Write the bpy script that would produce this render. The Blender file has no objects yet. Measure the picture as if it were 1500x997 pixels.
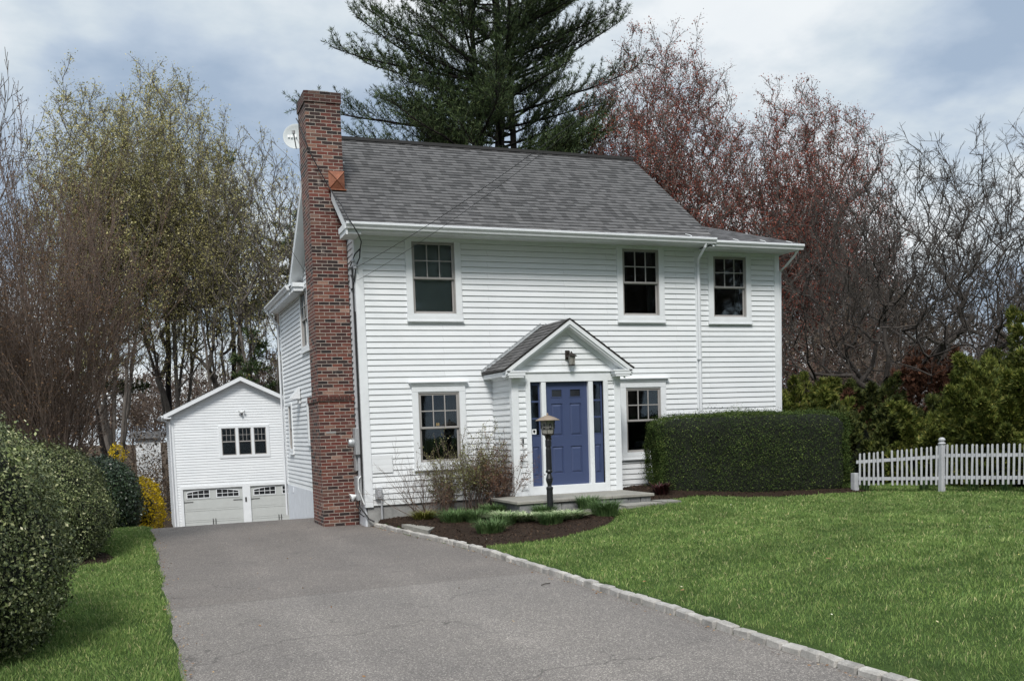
import bpy, math, random
import numpy as np
from mathutils import Vector, Matrix, noise

SC = bpy.context.scene
COL = SC.collection
rad = math.radians
PI = math.pi

# ------------------------------------------------------------------ materials
def new_mat(name):
    m = bpy.data.materials.new(name); m.use_nodes = True
    nt = m.node_tree; b = nt.nodes['Principled BSDF']
    return m, nt, b
def N(nt, typ, **kw):
    n = nt.nodes.new(typ)
    for k, v in kw.items():
        if k in n.inputs: n.inputs[k].default_value = v
        else: setattr(n, k, v)
    return n
def L(nt, a, b): nt.links.new(a, b)
def ramp(nt, fac, stops):
    r = nt.nodes.new('ShaderNodeValToRGB'); e = r.color_ramp.elements
    e[0].position, e[0].color = stops[0][0], (*stops[0][1], 1)
    e[1].position, e[1].color = stops[-1][0], (*stops[-1][1], 1)
    for p, c in stops[1:-1]:
        x = e.new(p); x.color = (*c, 1)
    L(nt, fac, r.inputs[0]); return r.outputs[0]
def mixc(nt, fac, a, b, mode='MIX'):
    m = nt.nodes.new('ShaderNodeMix'); m.data_type = 'RGBA'; m.blend_type = mode
    for i, v in ((0, fac), (6, a), (7, b)):
        if hasattr(v, 'is_linked') or hasattr(v, 'links'): L(nt, v, m.inputs[i])
        elif isinstance(v, (int, float)): m.inputs[i].default_value = v
        else: m.inputs[i].default_value = (*v, 1) if len(v) == 3 else v
    return m.outputs[2]
def math_(nt, op, a, b=None, c=None):
    m = nt.nodes.new('ShaderNodeMath'); m.operation = op
    for i, v in enumerate((a, b, c)):
        if v is None: continue
        if isinstance(v, (int, float)): m.inputs[i].default_value = v
        else: L(nt, v, m.inputs[i])
    return m.outputs[0]
def coords(nt, kind='Object', scale=(1, 1, 1)):
    t = nt.nodes.new('ShaderNodeTexCoord'); mp = nt.nodes.new('ShaderNodeMapping')
    mp.inputs['Scale'].default_value = scale
    L(nt, t.outputs[kind], mp.inputs[0]); return mp.outputs[0]
def noise_(nt, vec, scale, detail=4, rough=.55):
    n = nt.nodes.new('ShaderNodeTexNoise'); n.inputs['Scale'].default_value = scale
    n.inputs['Detail'].default_value = detail; n.inputs['Roughness'].default_value = rough
    if vec is not None: L(nt, vec, n.inputs['Vector'])
    return n.outputs['Fac']
def bump(nt, b, h, strength=.3, dist=.01):
    n = nt.nodes.new('ShaderNodeBump'); n.inputs['Strength'].default_value = strength
    n.inputs['Distance'].default_value = dist
    L(nt, h, n.inputs['Height']); L(nt, n.outputs[0], b.inputs['Normal'])

def plain(name, col, rough=.6, var=.12, scale=6, metal=0, bmp=0, spec=.5):
    """painted / plain surface with weathering noise"""
    m, nt, b = new_mat(name)
    v = coords(nt); f = noise_(nt, v, scale, 6, .65)
    a = tuple(c * (1 - var) for c in col); d = tuple(min(1, c * (1 + var * .6)) for c in col)
    L(nt, ramp(nt, f, [(.3, a), (.7, d)]), b.inputs['Base Color'])
    b.inputs['Roughness'].default_value = rough; b.inputs['Metallic'].default_value = metal
    b.inputs['Specular IOR Level'].default_value = spec
    if bmp: bump(nt, b, noise_(nt, v, 40, 4), bmp, .004)
    return m

def paint_siding():
    m, nt, b = new_mat('white_clapboard_paint')
    v = coords(nt)
    big = noise_(nt, v, .7, 5, .6)
    mp = coords(nt, 'Object', (1.2, 1.2, 22))
    st = noise_(nt, mp, 1.4, 5, .7)
    c1 = ramp(nt, big, [(.3, (.76, .785, .80)), (.7, (.83, .85, .86))])
    c2 = ramp(nt, st, [(.28, (.86, .86, .85)), (.5, (1, 1, 1))])
    c = mixc(nt, .8, c1, c2, 'MULTIPLY')
    sp_ = nt.nodes.new('ShaderNodeSeparateXYZ'); L(nt, v, sp_.inputs[0]); cbx = nt.nodes.new('ShaderNodeCombineXYZ')
    L(nt, math_(nt, 'ADD', sp_.outputs[0], sp_.outputs[1]), cbx.inputs[0]); L(nt, math_(nt, 'SUBTRACT', sp_.outputs[2], .41), cbx.inputs[1])
    bj = N(nt, 'ShaderNodeTexBrick'); L(nt, cbx.outputs[0], bj.inputs['Vector']); bj.offset = .37; bj.offset_frequency = 2
    bj.inputs['Scale'].default_value = 1; bj.inputs['Brick Width'].default_value = 2.7; bj.inputs['Row Height'].default_value = .1145
    bj.inputs['Mortar Size'].default_value = .0022; bj.inputs['Color1'].default_value = (.94, .945, .95, 1); bj.inputs['Color2'].default_value = (1, 1, 1, 1); bj.inputs['Mortar'].default_value = (.6, .6, .6, 1)
    c = mixc(nt, .9, c, bj.outputs[0], 'MULTIPLY')
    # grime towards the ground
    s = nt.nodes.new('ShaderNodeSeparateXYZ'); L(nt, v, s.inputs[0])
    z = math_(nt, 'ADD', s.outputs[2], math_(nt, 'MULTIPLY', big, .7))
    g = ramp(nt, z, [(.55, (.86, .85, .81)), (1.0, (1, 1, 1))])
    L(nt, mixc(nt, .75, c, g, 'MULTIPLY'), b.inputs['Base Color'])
    b.inputs['Roughness'].default_value = .55
    bump(nt, b, noise_(nt, coords(nt, 'Object', (3, 3, 40)), 6, 4), .12, .004)
    return m

def shingle_mat(name, base=(.085, .083, .086)):
    m, nt, b = new_mat(name)
    uv = coords(nt, 'UV')
    br = N(nt, 'ShaderNodeTexBrick'); L(nt, uv, br.inputs['Vector'])
    br.offset = .37; br.offset_frequency = 1; br.squash = 1
    br.inputs['Scale'].default_value = 1
    br.inputs['Mortar Size'].default_value = .004; br.inputs['Mortar Smooth'].default_value = .2
    br.inputs['Brick Width'].default_value = .14; br.inputs['Row Height'].default_value = .143
    br.inputs['Color1'].default_value = (0, 0, 0, 1); br.inputs['Color2'].default_value = (1, 1, 1, 1)
    br.inputs['Mortar'].default_value = (.3, .3, .3, 1)
    tabs = ramp(nt, br.outputs[0], [(.0, tuple(c * .6 for c in base)), (.28, tuple(c * .72 for c in base)), (.4, tuple(c * 1.0 for c in base)), (.8, tuple(c * 1.1 for c in base)), (1, tuple(c * 1.25 for c in base))])
    # butt shadow lines painted as a darker lower strip, stronger on some laminated tabs
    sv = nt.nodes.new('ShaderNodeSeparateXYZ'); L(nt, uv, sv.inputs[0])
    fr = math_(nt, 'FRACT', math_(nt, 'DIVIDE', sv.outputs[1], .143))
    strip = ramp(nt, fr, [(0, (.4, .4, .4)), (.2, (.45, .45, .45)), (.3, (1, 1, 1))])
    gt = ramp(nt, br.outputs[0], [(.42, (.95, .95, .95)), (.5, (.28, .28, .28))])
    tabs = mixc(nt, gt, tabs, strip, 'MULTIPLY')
    n2 = noise_(nt, uv, 2.3, 6, .7); n3 = noise_(nt, uv, 160, 3, .7)
    c = mixc(nt, .22, tabs, ramp(nt, n2, [(.3, (.62, .62, .62)), (.7, (1.25, 1.22, 1.2))]), 'MULTIPLY')
    c = mixc(nt, .6, c, ramp(nt, n3, [(.3, (.6, .6, .6)), (.7, (1.5, 1.5, 1.5))]), 'MULTIPLY')
    # lighter worn patches close to the eave
    s = nt.nodes.new('ShaderNodeSeparateXYZ'); L(nt, uv, s.inputs[0])
    w = ramp(nt, s.outputs[1], [(.15, (1, 1, 1)), (.6, (0, 0, 0))])
    w2 = ramp(nt, noise_(nt, coords(nt, 'UV', (.6, 3, 1)), 2.2, 4), [(.5, (0, 0, 0)), (.62, (1, 1, 1))])
    c = mixc(nt, math_(nt, 'MULTIPLY', math_(nt, 'MULTIPLY', w, w2), .5), c, (.2, .195, .19))
    L(nt, c, b.inputs['Base Color']); b.inputs['Roughness'].default_value = .9
    bump(nt, b, n3, .5, .003)
    return m

def brick_mat():
    m, nt, b = new_mat('red_chimney_brick')
    uv = coords(nt, 'UV')
    dn = nt.nodes.new('ShaderNodeTexNoise'); dn.inputs['Scale'].default_value = 38; dn.inputs['Detail'].default_value = 3; L(nt, uv, dn.inputs['Vector'])
    dv = nt.nodes.new('ShaderNodeVectorMath'); dv.operation = 'MULTIPLY_ADD'; L(nt, dn.outputs['Color'], dv.inputs[0]); dv.inputs[1].default_value = (.007, .007, 0); L(nt, uv, dv.inputs[2]); uv = dv.outputs[0]
    def bt(off):
        br = N(nt, 'ShaderNodeTexBrick'); L(nt, uv, br.inputs['Vector'])
        br.offset = .5; br.inputs['Scale'].default_value = 1
        br.inputs['Mortar Size'].default_value = .0065; br.inputs['Mortar Smooth'].default_value = .15
        br.inputs['Brick Width'].default_value = .213; br.inputs['Row Height'].default_value = .0676
        br.inputs['Bias'].default_value = off
        return br
    br = bt(0)
    br.inputs['Color1'].default_value = (0, 0, 0, 1); br.inputs['Color2'].default_value = (1, 1, 1, 1)
    br.inputs['Mortar'].default_value = (.5, .5, .5, 1)
    col = ramp(nt, br.outputs[0], [(0, (.022, .017, .018)), (.16, (.042, .023, .022)), (.32, (.09, .031, .026)),
                                   (.55, (.15, .043, .032)), (.78, (.17, .062, .042)), (.9, (.115, .06, .048)), (.96, (.26, .14, .10)), (1, (.34, .26, .22))])
    n1 = noise_(nt, uv, 30, 5, .7)
    col = mixc(nt, .7, col, ramp(nt, n1, [(.25, (.55, .55, .55)), (.75, (1.35, 1.3, 1.3))]), 'MULTIPLY')
    big = noise_(nt, coords(nt, 'UV', (.5, 1.3, 1)), 1.1, 4, .6)
    col = mixc(nt, .8, col, ramp(nt, big, [(.35, (.7, .68, .7)), (.65, (1.25, 1.2, 1.15))]), 'MULTIPLY')
    eff = ramp(nt, noise_(nt, uv, 4.5, 5, .7), [(.60, (0, 0, 0)), (.72, (1, 1, 1))])
    col = mixc(nt, math_(nt, 'MULTIPLY', eff, .45), col, (.42, .36, .32))
    mort = ramp(nt, noise_(nt, uv, 9, 4), [(.3, (.28, .235, .20)), (.7, (.46, .41, .36))])
    col = mixc(nt, br.outputs['Fac'], col, mort)
    # soot near the top
    s = nt.nodes.new('ShaderNodeSeparateXYZ'); L(nt, uv, s.inputs[0])
    top = ramp(nt, math_(nt, 'DIVIDE', s.outputs[1], 8.6), [(.93, (1, 1, 1)), (.99, (.35, .35, .37))])
    col = mixc(nt, 1, col, top, 'MULTIPLY')
    L(nt, col, b.inputs['Base Color']); b.inputs['Roughness'].default_value = .88
    inv = math_(nt, 'SUBTRACT', 1, br.outputs['Fac'])
    bump(nt, b, math_(nt, 'ADD', inv, math_(nt, 'MULTIPLY', n1, .5)), .9, .012)
    return m

def asphalt_mat():
    m, nt, b = new_mat('worn_asphalt')
    v = coords(nt)
    f1 = noise_(nt, v, 170, 3, .6); f2 = noise_(nt, v, 60, 3, .6); big = noise_(nt, v, .55, 5, .6)
    vo = N(nt, 'ShaderNodeTexVoronoi'); vo.inputs['Scale'].default_value = 120; L(nt, v, vo.inputs['Vector'])
    sepc = nt.nodes.new('ShaderNodeSeparateColor'); L(nt, vo.outputs['Color'], sepc.inputs[0])
    stones = ramp(nt, sepc.outputs[0], [(0, (.075, .073, .072)), (.5, (.145, .140, .137)), (.82, (.25, .242, .235)), (1, (.55, .54, .52))])
    c = mixc(nt, .35, stones, ramp(nt, f1, [(.3, (.05, .05, .05)), (.7, (.29, .283, .275))]))
    c = mixc(nt, .75, c, ramp(nt, big, [(.32, (.78, .77, .77)), (.7, (1.15, 1.13, 1.1))]), 'MULTIPLY')
    # older, darker part beyond the seam across the drive
    s = nt.nodes.new('ShaderNodeSeparateXYZ'); L(nt, v, s.inputs[0])
    wob = math_(nt, 'MULTIPLY', math_(nt, 'SUBTRACT', noise_(nt, v, 1.3, 4), .5), .12)
    y = math_(nt, 'ADD', math_(nt, 'ADD', s.outputs[1], wob), math_(nt, 'MULTIPLY', s.outputs[0], -.04))
    old = ramp(nt, math_(nt, 'ADD', math_(nt, 'MULTIPLY', y, 5), 36.6), [(0, (1.0, 1.0, 1.0)), (.35, (.78, .78, .78)), (.6, (.9, .88, .87)), (1, (.86, .845, .84))])
    c = mixc(nt, 1, c, old, 'MULTIPLY')
    # hairline cracks
    wv = N(nt, 'ShaderNodeTexVoronoi', feature='DISTANCE_TO_EDGE'); wv.inputs['Scale'].default_value = .33
    va = nt.nodes.new('ShaderNodeVectorMath'); va.operation = 'ADD'; L(nt, v, va.inputs[0])
    nn = nt.nodes.new('ShaderNodeTexNoise'); nn.inputs['Scale'].default_value = 1.6; nn.inputs['Detail'].default_value = 6
    L(nt, v, nn.inputs['Vector']); L(nt, nn.outputs['Color'], va.inputs[1]); L(nt, va.outputs[0], wv.inputs['Vector'])
    cr = ramp(nt, wv.outputs[0], [(0, (.35, .35, .35)), (.006, (1, 1, 1))])
    gate = ramp(nt, noise_(nt, v, .35, 2), [(.45, (0, 0, 0)), (.55, (1, 1, 1))])
    cr = mixc(nt, gate, (1, 1, 1), cr)
    c = mixc(nt, .75, c, cr, 'MULTIPLY')
    st = ramp(nt, noise_(nt, v, 1.7, 5, .7), [(.60, (1, 1, 1)), (.68, (.76, .76, .76))])
    c = mixc(nt, .8, c, st, 'MULTIPLY')
    tr = math_(nt, 'ABSOLUTE', math_(nt, 'SUBTRACT', math_(nt, 'ABSOLUTE', math_(nt, 'ADD', s.outputs[0], 1.9)), .8))
    tk = ramp(nt, math_(nt, 'ADD', tr, math_(nt, 'MULTIPLY', big, .3)), [(.25, (1.1, 1.1, 1.1)), (.5, (.96, .96, .96))])
    c = mixc(nt, .7, c, tk, 'MULTIPLY')
    # leaf litter / sand along the edges
    dirt = ramp(nt, math_(nt, 'ADD', math_(nt, 'ABSOLUTE', math_(nt, 'ADD', s.outputs[0], 1.72)), math_(nt, 'MULTIPLY', big, .35)), [(2.22, (0, 0, 0)), (2.52, (1, 1, 1))])
    c = mixc(nt, 1, c, (1.06, 1.0, .95), 'MULTIPLY')
    L(nt, mixc(nt, math_(nt, 'MULTIPLY', dirt, .55), c, (.085, .066, .05)), b.inputs['Base Color'])
    b.inputs['Roughness'].default_value = .85
    bump(nt, b, math_(nt, 'ADD', f2, math_(nt, 'MULTIPLY', sepc.outputs[1], .6)), .55, .006)
    return m

def stone_mat(name, a, b_, scale=5, bmp=.5):
    m, nt, b = new_mat(name)
    v = coords(nt)
    oi = nt.nodes.new('ShaderNodeObjectInfo')
    va = nt.nodes.new('ShaderNodeVectorMath'); va.operation = 'ADD'; L(nt, v, va.inputs[0])
    L(nt, math_(nt, 'MULTIPLY', oi.outputs['Random'], 40), va.inputs[1])
    v = va.outputs[0]
    c = ramp(nt, noise_(nt, v, scale, 6, .7), [(.3, a), (.7, b_)])
    c = mixc(nt, .7, c, ramp(nt, noise_(nt, v, 90, 3, .7), [(.3, (.6, .6, .6)), (.7, (1.25, 1.25, 1.25))]), 'MULTIPLY')
    c = mixc(nt, .6, c, ramp(nt, oi.outputs['Random'], [(0, (.7, .7, .72)), (1, (1.2, 1.18, 1.15))]), 'MULTIPLY')
    L(nt, c, b.inputs['Base Color']); b.inputs['Roughness'].default_value = .85
    bump(nt, b, noise_(nt, v, 35, 5, .7), bmp, .008)
    return m

def leaf_mat(name, cols, rough=.6, spec=.3, nscale=1.2, trans=.0, nstr=.6):
    """cols: list of (pos, colour) chosen at random per leaf; large noise darkens clumps"""
    m, nt, b = new_mat(name)
    g = nt.nodes.new('ShaderNodeNewGeometry')
    c = ramp(nt, g.outputs['Random Per Island'], cols)
    n = noise_(nt, coords(nt), nscale, 4, .6)
    c = mixc(nt, nstr, c, ramp(nt, n, [(.32, (.5, .5, .5)), (.68, (1.45, 1.4, 1.3))]), 'MULTIPLY')
    L(nt, c, b.inputs['Base Color']); b.inputs['Roughness'].default_value = rough
    b.inputs['Specular IOR Level'].default_value = spec
    if trans:
        t = nt.nodes.new('ShaderNodeBsdfTranslucent'); L(nt, c, t.inputs[0])
        mx = nt.nodes.new('ShaderNodeMixShader'); mx.inputs[0].default_value = trans
        L(nt, b.outputs[0], mx.inputs[1]); L(nt, t.outputs[0], mx.inputs[2])
        L(nt, mx.outputs[0], nt.nodes['Material Output'].inputs[0])
    return m

def bark_mat(name, a, b_):
    m, nt, b = new_mat(name)
    v = coords(nt, 'Object', (1, 1, .25))
    c = ramp(nt, noise_(nt, v, 9, 6, .7), [(.3, a), (.7, b_)])
    L(nt, c, b.inputs['Base Color']); b.inputs['Roughness'].default_value = .9
    b.inputs['Specular IOR Level'].default_value = .2
    bump(nt, b, noise_(nt, v, 30, 4), .7, .02)
    return m

def glass_mat(name='window_glass', tint=(.78, .82, .82), gl=.35):
    m, nt, b = new_mat(name)
    nt.nodes.remove(b)
    t = nt.nodes.new('ShaderNodeBsdfTransparent'); t.inputs[0].default_value = (*tint, 1)
    g = nt.nodes.new('ShaderNodeBsdfGlossy'); g.inputs['Roughness'].default_value = .03
    g.inputs['Color'].default_value = (.8, .88, .95, 1)
    bp = nt.nodes.new('ShaderNodeBump'); bp.inputs['Strength'].default_value = .06; bp.inputs['Distance'].default_value = .02
    L(nt, noise_(nt, coords(nt), 1.6, 2), bp.inputs['Height']); L(nt, bp.outputs[0], g.inputs['Normal'])
    f = nt.nodes.new('ShaderNodeFresnel'); f.inputs[0].default_value = 1.5
    fac = math_(nt, 'MULTIPLY', f.outputs[0], 1.15)
    mx = nt.nodes.new('ShaderNodeMixShader'); L(nt, fac, mx.inputs[0])
    L(nt, t.outputs[0], mx.inputs[1]); L(nt, g.outputs[0], mx.inputs[2])
    L(nt, mx.outputs[0], nt.nodes['Material Output'].inputs[0])
    return m

def ground_mat():
    m, nt, b = new_mat('ground_turf_soil')
    v = coords(nt)
    a = noise_(nt, v, 1.1, 6, .65); c2 = noise_(nt, v, 45, 4, .7)
    c = ramp(nt, a, [(.3, (.035, .062, .018)), (.55, (.055, .092, .026)), (.75, (.09, .11, .04))])
    c = mixc(nt, .8, c, ramp(nt, c2, [(.3, (.45, .45, .45)), (.7, (1.4, 1.4, 1.3))]), 'MULTIPLY')
    s = nt.nodes.new('ShaderNodeSeparateXYZ'); L(nt, v, s.inputs[0])
    wood = ramp(nt, math_(nt, 'MULTIPLY', math_(nt, 'ADD', s.outputs[1], math_(nt, 'MULTIPLY', a, 2)), .1), [(.45, (0, 0, 0)), (.75, (1, 1, 1))])
    litter = ramp(nt, noise_(nt, v, 3, 6, .7), [(.3, (.03, .022, .015)), (.7, (.085, .06, .04))])
    L(nt, mixc(nt, wood, c, litter), b.inputs['Base Color'])
    b.inputs['Roughness'].default_value = .95; b.inputs['Specular IOR Level'].default_value = .1
    bump(nt, b, c2, .8, .03)
    return m

def mulch_mat(name='bark_mulch_brown'):
    m, nt, b = new_mat(name)
    v = coords(nt)
    c = ramp(nt, noise_(nt, v, 28, 6, .75), [(.3, (.012, .008, .006)), (.55, (.04, .026, .018)), (.75, (.085, .055, .038))])
    L(nt, c, b.inputs['Base Color']); b.inputs['Roughness'].default_value = .95
    b.inputs['Specular IOR Level'].default_value = .15
    bump(nt, b, noise_(nt, v, 38, 5, .8), 1, .03)
    return m

M = {}
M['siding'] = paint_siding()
M['lap_shade'] = plain('lap_shadow_grey', (.33, .33, .33), .9, .2, 6)  # grey painted on board undersides to deepen the lap shadow lines
M['trim'] = plain('white_trim_paint', (.76, .785, .8), .5, .07, 3)
M['gutter'] = plain('white_aluminium_gutter', (.72, .74, .76), .4, .09, 4)
M['soffit'] = plain('soffit_paint', (.72, .74, .75), .6, .06, 3)
M['sash'] = plain('taupe_sash', (.34, .325, .31), .5, .08, 5)
M['white_sash'] = plain('white_sash', (.62, .64, .65), .5, .08, 5)
M['glass'] = glass_mat()
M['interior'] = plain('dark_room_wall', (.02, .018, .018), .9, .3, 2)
M['curtain'] = plain('sheer_grey_curtain', (.05, .05, .05), .9, .25, 4)
M['blind'] = plain('grey_green_blind', (.66, .67, .63), .8, .08, 3)
M['blind_dark'] = plain('dark_blind', (.10, .12, .13), .8, .2, 3)
M['pillow'] = plain('grey_cushion', (.16, .15, .17), .9, .2, 4)
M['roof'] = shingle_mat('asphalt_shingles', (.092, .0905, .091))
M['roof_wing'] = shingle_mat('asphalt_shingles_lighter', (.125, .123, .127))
M['brick'] = brick_mat()
M['copper'] = plain('copper_sheet', (.27, .11, .065), .55, .4, 9, metal=.55)
M['concrete'] = plain('grey_foundation', (.33, .33, .32), .9, .3, 5, bmp=.5)
M['stucco'] = plain('painted_stucco', (.66, .69, .73), .85, .1, 4, bmp=.4)
M['blue'] = plain('blue_door_paint', (.05, .070, .150), .42, .08, 2)
M['black'] = plain('black_iron', (.012, .013, .016), .4, .3, 12)
M['bronze'] = plain('dark_bronze', (.05, .042, .038), .45, .3, 12, metal=.5)
M['tan'] = plain('weathered_brass_roof', (.32, .25, .19), .5, .2, 10, metal=.3)
M['frost'] = plain('seeded_glass', (.3, .29, .26), .25, .35, 25)
M['grey_metal'] = plain('grey_utility_metal', (.38, .39, .40), .5, .15, 8, metal=.2)
M['grey_pvc'] = plain('grey_conduit', (.42, .43, .45), .6, .12, 8)
M['silver'] = plain('flue_metal', (.5, .52, .53), .4, .2, 10, metal=.6)
M['dish'] = plain('dish_grey', (.5, .54, .55), .5, .06, 3)
M['mark'] = plain('pale_mark', (.8, .82, .82), .5, .02, 3)
M['cable'] = plain('black_cable', (.015, .015, .016), .6, .2, 8)
M['garage_door'] = plain('putty_garage_door', (.50, .52, .505), .6, .05, 3, bmp=.15)
M['dark_glass'] = plain('dark_lite', (.02, .022, .025), .08, .3, 4)
M['iron_hw'] = plain('door_ironwork', (.06, .06, .06), .5, .2, 9)
M['asphalt'] = asphalt_mat()
M['kerb'] = stone_mat('granite_kerb', (.24, .23, .21), (.52, .50, .47))
M['bluestone'] = stone_mat('bluestone', (.21, .205, .185), (.36, .35, .31), 3, .25)
M['riser'] = stone_mat('grey_block', (.16, .165, .17), (.34, .34, .34), 6, .8)
M['ground'] = ground_mat()
M['mulch'] = mulch_mat()
M['fence'] = plain('fence_white_paint', (.46, .47, .49), .65, .18, 5)
M['chip'] = leaf_mat('bark_chips', [(0, (.014, .009, .007)), (.6, (.05, .033, .024)), (1, (.12, .08, .055))], .95, .1)
M['grass'] = leaf_mat('grass_blades', [(0, (0.087, 0.157, 0.047)), (.4, (0.156, 0.259, 0.071)), (.8, (0.248, 0.353, 0.105)), (.95, (0.395, 0.454, 0.179)), (1, (0.672, 0.596, 0.342))], .6, .2, .9, .3, .45)
M['dead'] = leaf_mat('dry_leaf', [(0, (.16, .08, .04)), (.6, (.3, .18, .09)), (1, (.45, .33, .18))], .8, .1)
M['bark_grey'] = bark_mat('grey_bark', (.07, .06, .052), (.19, .17, .15))
M['bark_dark'] = bark_mat('dark_bark', (.035, .03, .027), (.095, .083, .074))
M['bark_red'] = bark_mat('reddish_twigs', (.09, .065, .053), (.21, .16, .135))
M['bark_pine'] = bark_mat('pine_bark', (.012, .01, .01), (.035, .03, .027))

# ------------------------------------------------------------------ mesh helpers
class MB:
    def __init__(s): s.v = []; s.f = []; s.uv = []; s.under = []
    def face(s, pts, uv=None):
        n = len(s.v); s.v += [tuple(p) for p in pts]; s.f.append(tuple(range(n, n + len(pts))))
        s.uv.append(uv)
    def box(s, x0, x1, y0, y1, z0, z1, M4=None, uvm=False):
        P = [Vector((x, y, z)) for z in (z0, z1) for y in (y0, y1) for x in (x0, x1)]
        if M4 is not None: P = [M4 @ p for p in P]
        F = [(0, 2, 3, 1), (4, 5, 7, 6), (0, 1, 5, 4), (1, 3, 7, 5), (3, 2, 6, 7), (2, 0, 4, 6)]
        D = [(x1 - x0, y1 - y0), (x1 - x0, y1 - y0), (0, 0), (0, 0), (0, 0), (0, 0)]
        for i, f in enumerate(F):
            uv = None
            if uvm:
                if i == 2: uv = [(x0, z0), (x1, z0), (x1, z1), (x0, z1)]
                elif i == 4: uv = [(x1, z0), (x0, z0), (x0, z1), (x1, z1)]
                elif i == 3: uv = [(y0 + x1 - y0, z0), (y1 + x1 - y0, z0), (y1 + x1 - y0, z1), (x1, z1)]
                elif i == 5: uv = [(x0 - (y1 - y0), z0), (x0, z0), (x0, z1), (x0 - (y1 - y0), z1)]
                else: uv = [(P[k].x, P[k].y) for k in f]
            s.face([P[k] for k in f], uv)
    def bbox(s, x0, x1, y0, y1, z0, z1, c=.004, M4=None):
        """box with chamfered long edges in all directions (convex hull of inset boxes)"""
        import itertools
        def q(p): return M4 @ Vector(p) if M4 is not None else Vector(p)
        X, Y, Z = (x0, x1), (y0, y1), (z0, z1)
        def P(ix, iy, iz, ax):
            r = []
            for k, (i, A) in enumerate(zip((ix, iy, iz), (X, Y, Z))):
                r.append(A[i] if k == ax else A[i] + (c if i == 0 else -c))
            return q(r)
        for ax in range(3):
            o = [k for k in range(3) if k != ax]
            for sd in (0, 1):
                cy = [(0, 0), (1, 0), (1, 1), (0, 1)]
                pts = []
                for a, b in cy:
                    idx = [0, 0, 0]; idx[ax] = sd; idx[o[0]] = a; idx[o[1]] = b
                    pts.append(P(*idx, ax))
                if (ax == 1) == (sd == 1): pts = pts[::-1] if False else pts
                flip = (sd == 0) if ax != 1 else (sd == 1)
                s.face(pts[::-1] if flip else pts)
        for ax in range(3):
            o = [k for k in range(3) if k != ax]
            for a in (0, 1):
                for b in (0, 1):
                    pts = []
                    for e, w in ((0, o[0]), (0, o[1]), (1, o[1]), (1, o[0])):
                        idx = [0, 0, 0]; idx[ax] = e; idx[o[0]] = a; idx[o[1]] = b
                        pts.append(P(*idx, w))
                    s.face(pts)
        for a in itertools.product((0, 1), repeat=3):
            s.face([P(*a, 0), P(*a, 1), P(*a, 2)])
    def tube(s, pts, r, n=6, caps=True):
        pts = [Vector(p) for p in pts]; R = r if hasattr(r, '__len__') else [r] * len(pts)
        rings = []
        up = Vector((0, 0, 1))
        for i, p in enumerate(pts):
            d = (pts[min(i + 1, len(pts) - 1)] - pts[max(i - 1, 0)]).normalized()
            a = d.cross(up) if abs(d.z) < .95 else d.cross(Vector((1, 0, 0)))
            a.normalize(); b = d.cross(a)
            rings.append([p + (a * math.cos(2 * PI * k / n) + b * math.sin(2 * PI * k / n)) * R[i] for k in range(n)])
        base = len(s.v)
        for rg in rings: s.v += [tuple(q) for q in rg]
        for i in range(len(pts) - 1):
            for k in range(n):
                k2 = (k + 1) % n
                s.f.append((base + i*n + k, base + i*n + k2, base + (i+1)*n + k2, base + (i+1)*n + k)); s.uv.append(None)
        if caps:
            s.f.append(tuple(base + k for k in range(n))[::-1]); s.uv.append(None)
            s.f.append(tuple(base + (len(pts)-1)*n + k for k in range(n))); s.uv.append(None)
    def lathe(s, prof, c, n=16, M4=None):
        base = len(s.v)
        for r, z in prof:
            for k in range(n):
                p = Vector((r * math.cos(2*PI*k/n), r * math.sin(2*PI*k/n), z))
                if M4 is not None: p = M4 @ p
                s.v.append((p.x + c[0], p.y + c[1], p.z + c[2]))
        for i in range(len(prof) - 1):
            for k in range(n):
                k2 = (k + 1) % n
                s.f.append((base + i*n + k, base + i*n + k2, base + (i+1)*n + k2, base + (i+1)*n + k)); s.uv.append(None)
        s.f.append(tuple(base + k for k in range(n))[::-1]); s.uv.append(None)
        s.f.append(tuple(base + (len(prof)-1)*n + k for k in range(n))); s.uv.append(None)
    def extrude(s, prof, p0, p1, out):
        """profile of (outward, z) pairs swept from p0 to p1"""
        p0, p1, out = Vector(p0), Vector(p1), Vector(out)
        A = [p0 + out * a + Vector((0, 0, b)) for a, b in prof]
        B = [p1 + out * a + Vector((0, 0, b)) for a, b in prof]
        n = len(prof)
        for i in range(n):
            j = (i + 1) % n; s.face([A[i], A[j], B[j], B[i]])
        s.face(A[::-1]); s.face(B)

def mesh_obj(name, mb, mat, parent=None, smooth=False, normals=True):
    me = bpy.data.meshes.new(name)
    me.from_pydata(mb.v, [], mb.f)
    if any(u is not None for u in mb.uv):
        ul = me.uv_layers.new(name='UVMap'); data = []
        for f, u in zip(mb.f, mb.uv):
            data += list(u) if u is not None else [(0, 0)] * len(f)
        ul.data.foreach_set('uv', np.array(data, dtype=np.float32).ravel())
    if normals:
        import bmesh
        bm = bmesh.new(); bm.from_mesh(me); bmesh.ops.remove_doubles(bm, verts=bm.verts, dist=1e-5) if smooth else None
        bmesh.ops.recalc_face_normals(bm, faces=bm.faces); bm.to_mesh(me); bm.free()
    if smooth: me.polygons.foreach_set('use_smooth', [True] * len(me.polygons))
    for m in (mat if isinstance(mat, (list, tuple)) else [mat]): me.materials.append(m)
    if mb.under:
        me.materials.append(M['lap_shade'])
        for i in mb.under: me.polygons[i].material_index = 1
    o = bpy.data.objects.new(name, me); COL.objects.link(o)
    if parent is not None: attach(o, parent)
    return o

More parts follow.
